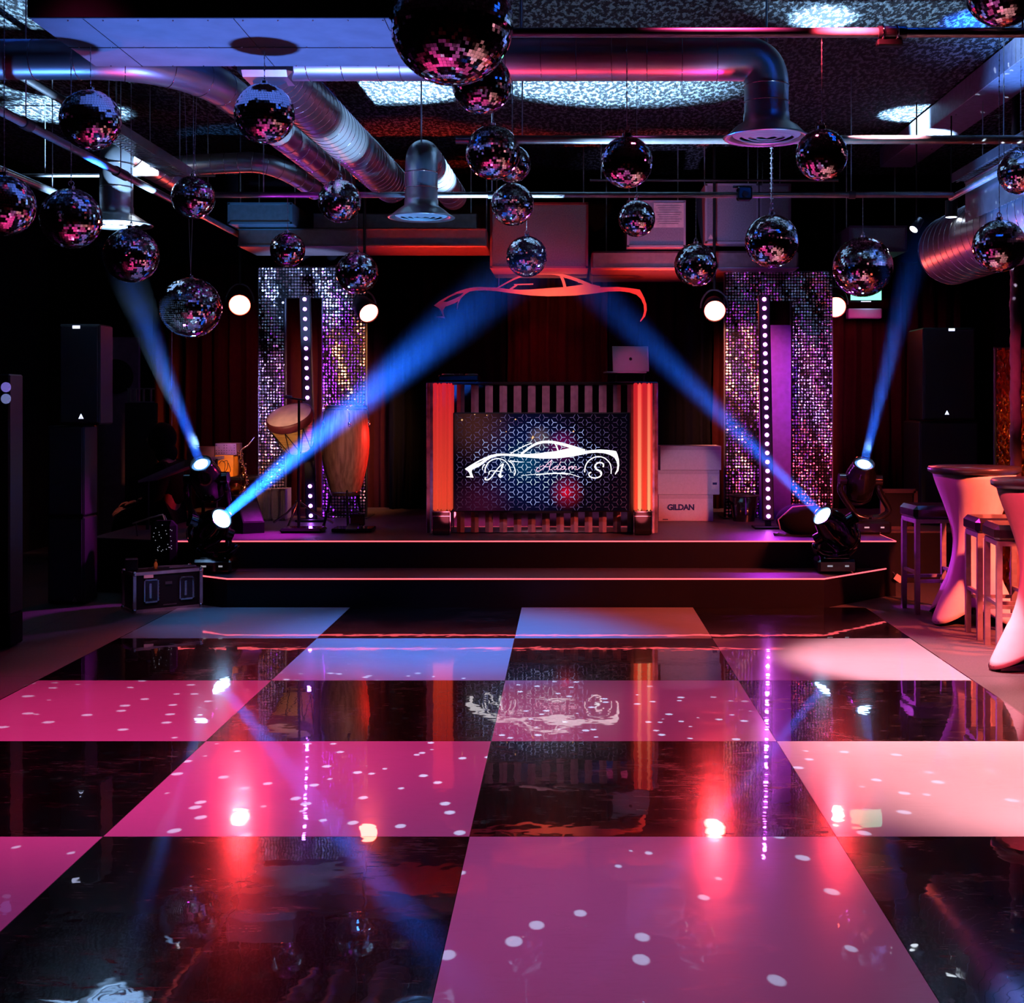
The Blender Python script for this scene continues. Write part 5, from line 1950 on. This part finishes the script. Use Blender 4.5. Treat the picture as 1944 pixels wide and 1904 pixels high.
def speaker(label, px0, px1, py0, py1, Y, dep, grp, mark=None, ind=None, floor_z=None):
    a, c = P(px0, py0, Y), P(px1, py1, Y)
    w_, h_ = c.x - a.x, a.z - c.z
    t = thing('loudspeaker', label, 'loudspeaker', ((a.x + c.x) / 2, Y + dep / 2, c.z), 0, grp)
    MB().box((0, 0, h_ / 2), (w_, dep, h_), 0, .012).build('cabinet', M['black'], t)
    g_ = MB().box((0, -dep / 2 - .006, h_ / 2), (w_ - .03, .010, h_ - .03), 0, .004)
    g_.build('grille', mat('black_mesh', (.008, .008, .011), .7, .2, scale=200), t)
    if mark:
        p = P(*mark, Y)
        emblem(t, p.x - t.location.x, -dep / 2 - .013, p.z - c.z, .019, 'indicator' if ind else 'badge_dark')
    if ind:
        p = P(*ind, Y)
        MB().box((p.x - t.location.x, -dep / 2 - .013, p.z - c.z), (.055, .003, .022)).build('indicator_light', M['indicator'], t)  # printed label made to glow by emission, not a lamp
    return t


def P(px, py, Y, *_):
    if _:
        Y = _[0]
    return Vector(((px - CX) * Y / F, Y, H - (py - CY) * Y / F))


z_of = lambda py, Y: H - (py - CY) * Y / F
gL = 'black loudspeakers stacked at far left'
YL = 9.75
py_floor = CY + H * F / YL
speaker('tall black loudspeaker high in the left stack with small white light and emblem', 112, 190, 615, 806, YL, .28, gL, (155, 790), (146, 621))
speaker('black subwoofer at the middle of the left stack, unlit', 90, 160, 808, 980, YL, .28, gL)
speaker('bottom black subwoofer of the left stack, dim emblem near the floor', 90, 160, 982, int(py_floor) - 1, YL, .28, gL, (143, 1137))
gR = 'black loudspeakers stacked behind the bar tables'
YR_ = 11.6
pyf = CY + (H - 0) * F / YR_
pys = CY + (H - .43) * F / YR_
speaker('tall black loudspeaker of the right stack with small white light and emblem', 1752, 1852, 622, 798, YR_, .5, gR, (1797, 783), (1806, 626))
speaker('black subwoofer beneath the right loudspeaker', 1745, 1858, 800, int(pys) - 1, YR_, .55, gR)
# far left tower with two round lenses
tw = thing('audience_blinder', 'black lamp tower at the left edge with two round purple lenses', 'lamp', (P(0, 0, 8.0).x - .12, 8.0, 0))
MB().box((0, .1, .95), (.36, .2, 1.5), 0, .01).build('housing', M['black'], tw)
MB().box((0, .1, .1), (.36, .2, .2), 0, .01).build('foot', M['black_matte'], tw)
for zz, cc in ((z_of(735, 8.0), (.32, .25, 1.0)), (z_of(757, 8.0), (.28, .33, .75))):
    x_ = P(11, 0, 8.0).x - tw.location.x
    m_ = mat('round_lens_tint', (.2, .2, .5), .15, .3, emit=cc, es=.45, scale=60, var=.8)
    l = MB().lathe([(0, -.012), (.02, -.010), (.030, 0), (.032, .004)], 24, 0, (x_, -.002, zz), align((0, 1, 0)))
    l.build('round_lens', m_, tw)

# pale panel behind the left speakers
pp = thing('folding_screen', 'dim purple-lit pale panel leaning behind the left loudspeakers', 'panel', (P(225, 0, 12.6).x, 12.62, 0))
MB().box((0, 0, (z_of(640, 12.6)) / 2), (P(258, 0, 12.6).x - P(180, 0, 12.6).x, .05, z_of(640, 12.6)), 0, .005).build('panel', mat('pale_panel', (.30, .20, .30), .7), pp)
MB().lathe([(0, 0), (.17, 0), (.17, .02), (0, .02)], 28, 0, (-.02, -.03, z_of(715, 12.6)), align((0, -1, 0))).build('dark_disc', M['black_matte'], pp)
rd3 = thing('rack_stand', 'small pale metal bars beside the dim panel at left', 'stand', (P(275, 0, 12.4).x, 12.4, 0))
s = MB()
for u in (-.15, -.09, -.01, .06):
    s.box((u, 0, z_of(750, 12.4)), (.016 if u > -.12 else .03, .02, z_of(738, 12.4) - z_of(762, 12.4)))
s.box((-.04, 0, z_of(738, 12.4)), (.26, .02, .012)).box((-.04, 0, z_of(763, 12.4)), (.26, .02, .012))
s.build('bars', M['alu'], rd3)
MB().box((-.04, .02, (z_of(765, 12.4)) / 2), (.30, .05, z_of(765, 12.4))).build('base_cabinet', M['black'], rd3)

# green lit monitor (right)
mo = thing('wall_monitor', 'small monitor with a green-white picture below the bright right ball', 'monitor', P(1644, 555, 13.0))
MB().box((0, .02, 0), (.34, .04, .20), 0, .006).build('bezel', M['black'], mo)
MB().box((0, -.003, .006), (.31, .004, .168)).build('lit_picture', M['green_screen'], mo)
MB().box((0, -.003, -.092), (.10, .004, .007)).build('logo_strip', M['indicator'], mo)
MB().box((0, .2, .0), (.05, .36, .05)).build('bracket', M['black'], mo)
sh_ = thing('wall_shelf', 'dark shelf plate catching blue light below the green monitor', 'shelf', P(1640, 592, 12.95))
MB().box((0, .0, -.02), (.34, .12, .10), 0, .01).build('shelf_box', M['steel_flat'], sh_)
MB().box((0, .25, -.02), (.05, .45, .05)).build('bracket', M['black'], sh_)
spot('monitor_glow', Vector(mo.location) + Vector((0, -.15, -.05)), Vector(sh_.location), (.3, .7, 1), 1.2, 120, 1, .05)

# ================================================================ FLIGHT CASE
fc = thing('flight_case', 'black flight case with metal edges and two recessed latches, beside the stage step', 'case', (-3.155, 9.38, -.01), math.atan2(.30, .37))
Lc, Dc, Hc_ = .50, .24, .295
fc.rotation_euler = (0, 0, math.radians(37))
MB().box((Lc / 2, Dc / 2, Hc_ / 2), (Lc - .01, Dc - .01, Hc_ - .01)).build('panel_body', M['black'], fc)
e = MB()
t_ = .022
for (x, y) in ((0, 0), (Lc, 0), (0, Dc), (Lc, Dc)):
    e.box((x, y, Hc_ / 2), (t_, t_, Hc_))
for z in (0.011, Hc_ - .011):
    for y in (0, Dc):
        e.box((Lc / 2, y, z), (Lc, t_, t_))
    for x in (0, Lc):
        e.box((x, Dc / 2, z), (t_, Dc, t_))
e.build('metal_edges', M['alu'], fc)
for x in (0, Lc):
    for y in (0, Dc):
        for z in (.015, Hc_ - .01):
            MB().sphere((x, y, z), .02, 12, 8).build('ball_corner', M['chrome'], fc)
for x in (.12, .385):
    la = MB()
    q_ = align((0, -1, 0))
    la.box((x, -.012, .155), (.105, .006, .165), 0, .003)
    lo_ = la.build('recessed_latch', M['black_gloss'], fc)
    e2 = MB()
    for u in (-.05, .05):
        e2.box((x + u, -.016, .155), (.012, .006, .15), 0, .002)
    for v in (-.08, .08):
        e2.box((x, -.016, .155 + v), (.09, .006, .012), 0, .002)
    e2.box((x - .008, -.018, .155), (.022, .008, .11), 0, .003)
    for u in range(7):
        e2.cyl((x + .058, -.012, .085 + u * .024), (x + .058, -.018, .085 + u * .024), .003, 6)
    e2.build('latch_frame', M['chrome'], lo_)
MB().box((.10, -.0135, .262), (.07, .002, .022)).build('name_label', M['label'], fc)
MB().box((.25, -.0135, .205), (.05, .002, .02)).box((.26, -.0135, .045), (.10, .002, .008)).build('printed_mark', M['grey'], fc)
z_top = Hc_
q3 = Matrix.Rotation(math.radians(37), 3, 'Z')
on = lambda x, y, z: Vector((-3.155, 9.38, -.01)) + q3 @ Vector((x, y, z))
ps = thing('power_box', 'small black box standing on the left end of the flight case', 'box', on(.03, .15, z_top + .001), math.radians(20))
MB().box((0, 0, .045), (.09, .07, .09), 0, .006).build('casing', M['black'], ps)
MB().box((0, -.036, .085), (.085, .003, .006)).build('top_edge', M['wire'], ps)
bt = thing('small_bottle', 'tiny amber bottle standing on the flight case', 'bottle', on(.20, .12, z_top + .001))
MB().lathe([(.014, 0), (.014, .04), (.008, .05), (.008, .06), (0, .06)], 16).build('glass', mat('amber_glass', (.7, .35, .05), .2), bt)
MB().lathe([(.010, .058), (.010, .072), (0, .072)], 16).build('cap', M['gold'], bt)
cbl = MB()
cbl.tube(catmull([on(.14, .10, z_top + .010), on(.22, .16, z_top + .012), on(.33, .14, z_top + .012), on(.45, .10, z_top + .012), on(.47, .03, z_top + .012), on(.40, .04, z_top + .012), on(.28, .06, z_top + .012)], 6), .006, 8)
tag(cbl.build('coiled_cable', M['grey']), 'grey cable lying in a loop on top of the flight case', 'cable')
bgk = thing('studded_bag', 'black bag with rows of tiny white studs behind the flight case', 'bag', (P(312, 0, 10.15).x, 10.15, 0))
MB().box((0, 0, .30), (.20, .12, .60), 0, .04).build('bag_body', M['black_matte'], bgk)
s = MB()
for k in range(26):
    s.sphere((R.uniform(-.07, .08), -.062, R.uniform(.36, .57)), .0035, 6, 4)
s.build('studs', M['indicator_dim'], bgk)

# ================================================================ PERSON (dim, far left)
def skin_body(name, verts, edges, radii, mtl, parent, levels=2, root=0):
    me = bpy.data.meshes.new(name)
    me.from_pydata(verts, edges, [])
    o = bpy.data.objects.new(name, me)
    COL.objects.link(o)
    md = o.modifiers.new('skin', 'SKIN')
    sv = me.skin_vertices[0].data
    for i, r in enumerate(radii):
        sv[i].radius = (r, r) if not isinstance(r, tuple) else r
        sv[i].use_root = (i == root)
    ms_ = o.modifiers.new('sub', 'SUBSURF')
    ms_.levels = levels
    ms_.render_levels = levels
    dg = bpy.context.evaluated_depsgraph_get()
    m2 = bpy.data.meshes.new_from_object(o.evaluated_get(dg))
    bpy.data.objects.remove(o)
    m2.name = name
    m2.materials.clear()
    m2.materials.append(mtl)
    for p in m2.polygons:
        p.use_smooth = True
    o = bpy.data.objects.new(name, m2)
    COL.objects.link(o)
    o.parent = parent
    return o


hp = P(222, 968, 11.75)              # the visible hand
PX_OFF = .50
pr_ = thing('person', 'person in black clothes sitting in the dark at the left stage edge, hand reaching forward', 'person', (hp.x + .50, 11.75, 0))
o_ = Vector(pr_.location)
hl = hp - o_                          # hand, local: about (-.5, 0, .54)
seat = .46
# bodies face -x
V = [(0, 0, seat + .12), (-.01, 0, seat + .30), (-.03, 0, seat + .46), (-.05, 0, seat + .56), (-.08, 0, seat + .64), (-.10, 0, seat + .72), (-.11, 0, seat + .80),
     (-.02, -.17, seat + .48), (-.05, -.25, seat + .26), (-.20, -.20, seat + .13), (-.34, -.10, hl.z + .01),
     (-.02, .17, seat + .48), (-.06, .25, seat + .28), (-.20, .20, seat + .20), (-.36, .12, hl.z + .07),
     (-.06, -.10, seat + .06), (-.42, -.13, seat + .04), (-.44, -.14, .10), (-.44, -.14, .05), (-.58, -.15, .035),
     (-.06, .10, seat + .06), (-.42, .13, seat + .04), (-.44, .14, .10), (-.44, .14, .05), (-.58, .15, .035)]
E = [(0, 1), (1, 2), (2, 3), (3, 4), (4, 5), (5, 6), (2, 7), (7, 8), (8, 9), (9, 10), (2, 11), (11, 12), (12, 13), (13, 14),
     (0, 15), (15, 16), (16, 17), (17, 18), (18, 19), (0, 20), (20, 21), (21, 22), (22, 23), (23, 24)]
Rr = [.15, .14, .13, .055, .075, .095, .07, .06, .046, .038, .026, .06, .046, .038, .026, .095, .065, .042, .045, .032, .095, .065, .042, .045, .032]
body = skin_body('body', V, E, Rr, M['skin'], pr_)
# clothing over the body: same skeleton, slightly larger, ending at the neck and the wrists
iv = [0, 1, 2, 7, 8, 9, 11, 12, 13]
V2 = [V[i] for i in iv] + [tuple(Vector(V[9]).lerp(Vector(V[10]), .8)), tuple(Vector(V[13]).lerp(Vector(V[14]), .8))]
R2 = [Rr[i] + .028 for i in iv] + [.036, .036]
mp_ = {v: k for k, v in enumerate(iv)}
E2 = [(mp_[a], mp_[b]) for a, b in E if a in mp_ and b in mp_] + [(mp_[9], 9), (mp_[13], 10)]
skin_body('black_jacket', V2, E2, R2, M['black_matte'], pr_)
iv = [0, 15, 16, 17, 20, 21, 22]
V3 = [V[i] for i in iv]
mp_ = {v: k for k, v in enumerate(iv)}
skin_body('black_trousers', V3, [(mp_[a], mp_[b]) for a, b in E if a in mp_ and b in mp_], [Rr[i] + .028 for i in iv], M['black_matte'], pr_)
for sy in (-1, 1):
    skin_body('shoe', [(-.42, sy * .145, .05), (-.50, sy * .147, .045), (-.62, sy * .15, .035)], [(0, 1), (1, 2)], [.055, .05, .042], M['black'], pr_)
# face and hair
fz = seat + .745
fa = MB()
fa.sphere((-.115, 0, fz), .096, 24, 16, 0, (1.0, .80, 1.22))
fa.sphere((-.215, 0, fz - .015), .018, 12, 8, 0, (1.1, .8, 1.4))
for sy in (-1, 1):
    fa.sphere((-.10, sy * .080, fz), .022, 12, 8, 0, (.7, .4, 1.3))
fo_ = fa.build('face', M['skin'], pr_)
ey = MB()
for sy in (-1, 1):
    ey.sphere((-.197, sy * .032, fz + .012), .011, 12, 8)
ey.build('eyes', M['black_gloss'], fo_)
MB().sphere((-.207, 0, fz - .055), .012, 12, 8, 0, (.5, 2.0, .5)).build('mouth', mat('lips', (.35, .10, .10), .5), fo_)
MB().sphere((-.085, 0, fz + .005), .128, 24, 16, 0, (1.0, .92, 1.12)).sphere((-.05, 0, fz - .13), .10, 20, 12, 0, (1, 1, 1)).build('hood', M['black_matte'], pr_)  # hood added so that head and neck stay dark
MB().sphere((-.098, 0, fz + .035), .103, 24, 16, 0, (1.0, .86, 1.02)).build('hair', M['black_matte'], pr_)


def hand(parent, wrist, dirv, up, mtl, s=1.0):
    d = Vector(dirv).normalized()
    u = Vector(up)
    u = (u - d * u.dot(d)).normalized()       # back-of-hand normal
    sd = d.cross(u)
    W_ = Vector(wrist)
    L = lambda f, a, b_: tuple(W_ + d * f * s + sd * a * s + u * b_ * s)
    V = [L(0, 0, 0), L(.045, 0, .002), L(.085, 0, .004)]
    E = [(0, 1), (1, 2)]
    Rd = [(.026 * s, .019 * s), (.036 * s, .017 * s), (.037 * s, .014 * s)]
    ho = MB()
    rt = skin_body('hand', V, E, Rd, mtl, parent, 2)
    for k, (a, ln) in enumerate(((-.032, .068), (-.011, .078), (.011, .072), (.031, .058))):
        sp_a = a * .45
        vs = [L(.070, a * .9, .004), L(.094, a, .006), L(.094 + ln * .42, a + sp_a * .3, .002), L(.094 + ln * .74, a + sp_a * .6, -.012), L(.094 + ln * .95, a + sp_a * .7, -.026)]
        f_ = skin_body('finger', vs, [(0, 1), (1, 2), (2, 3), (3, 4)], [.0095 * s, .0098 * s, .0088 * s, .008 * s, .0065 * s], mtl, rt)
    vs = [L(.022, -.022, -.002), L(.048, -.046, -.008), L(.075, -.056, -.016), L(.096, -.056, -.024)]
    skin_body('thumb', vs, [(0, 1), (1, 2), (2, 3)], [.014 * s, .0125 * s, .010 * s, .008 * s], mtl, rt)
    return rt


hand(pr_, V[10], (-1, -.05, -.10), (0, -.55, .8), M['skin'], 1.0)
hand(pr_, V[14], (-1, 0, -.25), (0, .2, 1), M['skin'], 1.0)
spot('hand_glow', hp + Vector((.1, -1.0, .9)), hp, (1, .28, .25), 10, 16, .8, .02)

# ================================================================ BAR AREA (right)
def high_table(label, x, Y, rz=0, rt=.315):
    t = thing('high_table', label, 'table', (x, Y, -.01), rz, 'tall round tables in white stretch covers')
    # stretch cover: hourglass with four hem corners pulled to the feet
    n, m_ = 72, 26
    vs = []
    for i in range(m_ + 1):
        f_ = i / m_
        z = 1.045 * (1 - f_) + .0
        w_ = .5 - .5 * math.cos(2 * PI * f_)
        base_r = .285 * (1 - f_) + .29 * f_ - .135 * math.sin(PI * f_) ** 1.25
        for k in range(n):
            a = 2 * PI * k / n
            c4 = abs(math.cos(2 * a)) ** 2.2       # 4 lobes
            lob = (f_ ** 2.2) * (c4 - .45) * .17
            r_ = base_r + lob + .0016 * math.sin(a * 23 + f_ * 9) * math.sin(PI * f_)
            zz = z
            if f_ > .75:
                zz = z + (f_ - .75) / .25 * (.10 * (1 - c4)) + .012
            vs.append((r_ * math.cos(a), r_ * math.sin(a), zz))
    fs = []
    for i in range(m_):
        for k in range(n):
            a, b_ = i * n + k, i * n + (k + 1) % n
            fs.append((a, a + n, b_ + n, b_))
    o = MB().add(vs, fs, 0, True).build('stretch_cover', M['white_fabric'], t)
    md = o.modifiers.new('thick', 'SOLIDIFY')
    md.thickness = .003
    MB().lathe([(0, 1.04), (rt - .03, 1.035), (rt, 1.052), (rt + .003, 1.075), (rt - .006, 1.088), (0, 1.09)], 64, 0, close=False).build('tabletop', M['tabletop'], t)
    p = MB()
    p.cyl((0, 0, .05), (0, 0, 1.04), .03, 16)
    for k in range(4):
        a = k * PI / 2
        p.tube([(0, 0, .07), (math.cos(a) * .33, math.sin(a) * .33, .02)], .016, 8)
    p.build('pedestal', M['grey'], t)
    for k in range(4):
        a = k * PI / 2
        MB().box((math.cos(a) * .35, math.sin(a) * .35, .018), (.05, .05, .036), 0, .008).build('foot_cup', M['grey'], t)
    return t


high_table('tall round table in white stretch cover, the farther one, dark rim on top', 2.86, 9.05, .55)
high_table('tall round table cut by the right picture edge, nearest, blue light on its top', 2.78, 7.45, .30)


def stool(label, x, Y, rz=0.0, w_=.34):
    t = thing('bar_stool', label, 'stool', (x, Y, -.01), rz, 'bar stools with padded leather seats')
    MB().box((0, 0, .735), (w_ + .02, w_ + .02, .105), 0, .028).build('seat', M['seat'], t)
    MB().box((0, 0, .675), (w_ - .01, w_ - .01, .03)).build('seat_frame', M['stool_metal'], t)
    for u in (-1, 1):
        for v in (-1, 1):
            MB().box((u * (w_ / 2 - .02), v * (w_ / 2 - .02), .335), (.034, .034, .67)).build('leg', M['stool_metal'], t)
    for s_ in (-1, 1):
        MB().box((0, s_ * (w_ / 2 - .02), .24), (w_ - .06, .022, .022)).build('footrest', M['stool_metal'], t)
        MB().box((s_ * (w_ / 2 - .02), 0, .30), (.022, w_ - .06, .022)).build('footrest', M['stool_metal'], t)
    return t


stool('bar stool farthest back, left of the far white table', 2.68, 9.50, .06)
stool('bar stool in front of the far white table, left of its neighbour', 2.82, 8.45, -.06)
stool('bar stool nearest, half hidden by the near white table', 2.80, 7.97, -.10, .36)
# wrapped column
cw = thing('wrapped_column', 'slim column wrapped in crinkled fabric at the right edge', 'column', (3.50, 10.05, -.01))
b = MB()
vs = []
n, m_ = 24, 120
for i in range(m_ + 1):
    z = 3.4 * i / m_
    for k in range(n):
        a = 2 * PI * k / n
        r_ = .042 + .005 * math.sin(z * 31 + a * 2) * math.sin(z * 13 + a) + .003 * math.sin(z * 71 + a * 5)
        vs.append((r_ * math.cos(a), r_ * math.sin(a), z))
fs = [(i * n + k, i * n + (k + 1) % n, (i + 1) * n + (k + 1) % n, (i + 1) * n + k) for i in range(m_) for k in range(n)]
b.add(vs, fs, 0, True)
b.build('fabric_wrap', M['fabric_wrap'], cw)
MB().cyl((0, 0, 0), (0, 0, 4.0), .03, 16).build('core_pole', M['grey'], cw)
# gold foliage-like tinsel at the right edge
tn = thing('tinsel_column', 'gold crinkled foil drape behind the far white table', 'drape', (3.88, 10.9, -.01))
b = MB()
vs = []
n, m_ = 60, 90
for i in range(m_ + 1):
    z = 2.0 * i / m_
    for k in range(n + 1):
        x = -.25 + .5 * k / n
        vs.append((x, .03 * math.sin(z * 40 + k * 1.7) * math.sin(k * .9) + .02 * math.sin(z * 90 + k), z))
fs = [(i * (n + 1) + k, i * (n + 1) + k + 1, (i + 1) * (n + 1) + k + 1, (i + 1) * (n + 1) + k) for i in range(m_) for k in range(n)]
b.add(vs, fs, 0, False)
o = b.build('foil_sheet', mat('gold_foil', (.85, .42, .18), .25, .9), tn)
o.modifiers.new('thick', 'SOLIDIFY').thickness = .004
MB().cyl((-.27, 0, 2.0), (.27, 0, 2.0), .012, 10).build('top_rod', M['grey'], tn)
for u in (-.26, .26):
    MB().cyl((u, 0, 0), (u, 0, 2.0), .012, 10).build('side_pole', M['grey'], tn)
spot('foil_lamp', (4.3, 9.7, 2.4), (3.95, 10.9, 1.2), (1, .4, .15), 60, 34, .8, .05)
spot('column_pink', (2.6, 8.6, 1.6), (3.5, 10.05, 1.7), (1.0, 0.06, 0.22), 40, 30, .9, .05)
# frame behind the bar
wf = thing('framed_board', 'dim purple frame standing on the floor behind the far stool', 'frame', (P(1706, 0, 12.2).x, 11.2, 0))
x0_, x1_ = P(1675, 0, 11.2).x - wf.location.x, P(1738, 0, 11.2).x - wf.location.x
z0_, z1_ = z_of(1003, 11.2), z_of(932, 11.2)
b = MB()
b.box(((x0_ + x1_) / 2, 0, z0_), (x1_ - x0_, .03, .035)).box(((x0_ + x1_) / 2, 0, z1_), (x1_ - x0_, .03, .035))
b.box((x0_, 0, (z0_ + z1_) / 2), (.035, .03, z1_ - z0_)).box((x1_, 0, (z0_ + z1_) / 2), (.035, .03, z1_ - z0_))
for u in (x0_, x1_):
    b.box((u, .02, z0_ / 2), (.03, .03, z0_))
b.build('frame', mat('purple_grey_frame', (.12, .08, .14), .6), wf)
MB().box(((x0_ + x1_) / 2, .012, (z0_ + z1_) / 2), (x1_ - x0_, .01, z1_ - z0_)).build('board', M['black'], wf)
# paper tag at the stage corner
tgp = thing('paper_tag', 'small white paper tag hanging at the right corner of the stage step', 'tag', P(1706, 1098, 10.2))
MB().box((0, 0, 0), (.065, .002, .05), 0, 0, Matrix.Rotation(.6, 3, 'Y')).build('paper', M['carton'], tgp)
MB().tube([(-.02, .0, .02), (-.035, .02, .045), (-.05, .05, .05)], .0018, 6).build('string', M['wire'], tgp)

# ================================================================ LIGHT DOTS from added masked spots, in place of mirror-ball reflections
def dots(loc, target, deg, power, scale, thr, col, seed=0.0):
    o = spot('mirror_ball_dots', loc, target, col, power, deg, .2, .004)
    d = o.data
    d.use_nodes = True
    N, L = d.node_tree.nodes, d.node_tree.links
    em_ = N['Emission']
    tc = N.new('ShaderNodeTexCoord')
    mp = N.new('ShaderNodeMapping')
    mp.inputs['Location'].default_value = (seed, seed, seed)
    L.new(tc.outputs['Normal'], mp.inputs[0])
    v = N.new('ShaderNodeTexVoronoi')
    v.voronoi_dimensions = '3D'
    v.inputs['Scale'].default_value = scale
    v.inputs['Randomness'].default_value = .8
    L.new(mp.outputs[0], v.inputs['Vector'])
    lt_ = N.new('ShaderNodeMath')
    lt_.operation = 'LESS_THAN'
    L.new(v.outputs['Distance'], lt_.inputs[0])
    lt_.inputs[1].default_value = thr
    L.new(lt_.outputs[0], em_.inputs['Strength'])
    return o


dots((-.3, 6.4, 2.6), (-.9, 5.0, 0), 100, 620, 27, .17, (.45, .7, 1), .2)
dots((1.9, 7.6, 2.3), (3.4, 8.2, 2.8), 80, 500, 27, .17, (.6, .8, 1), .4)
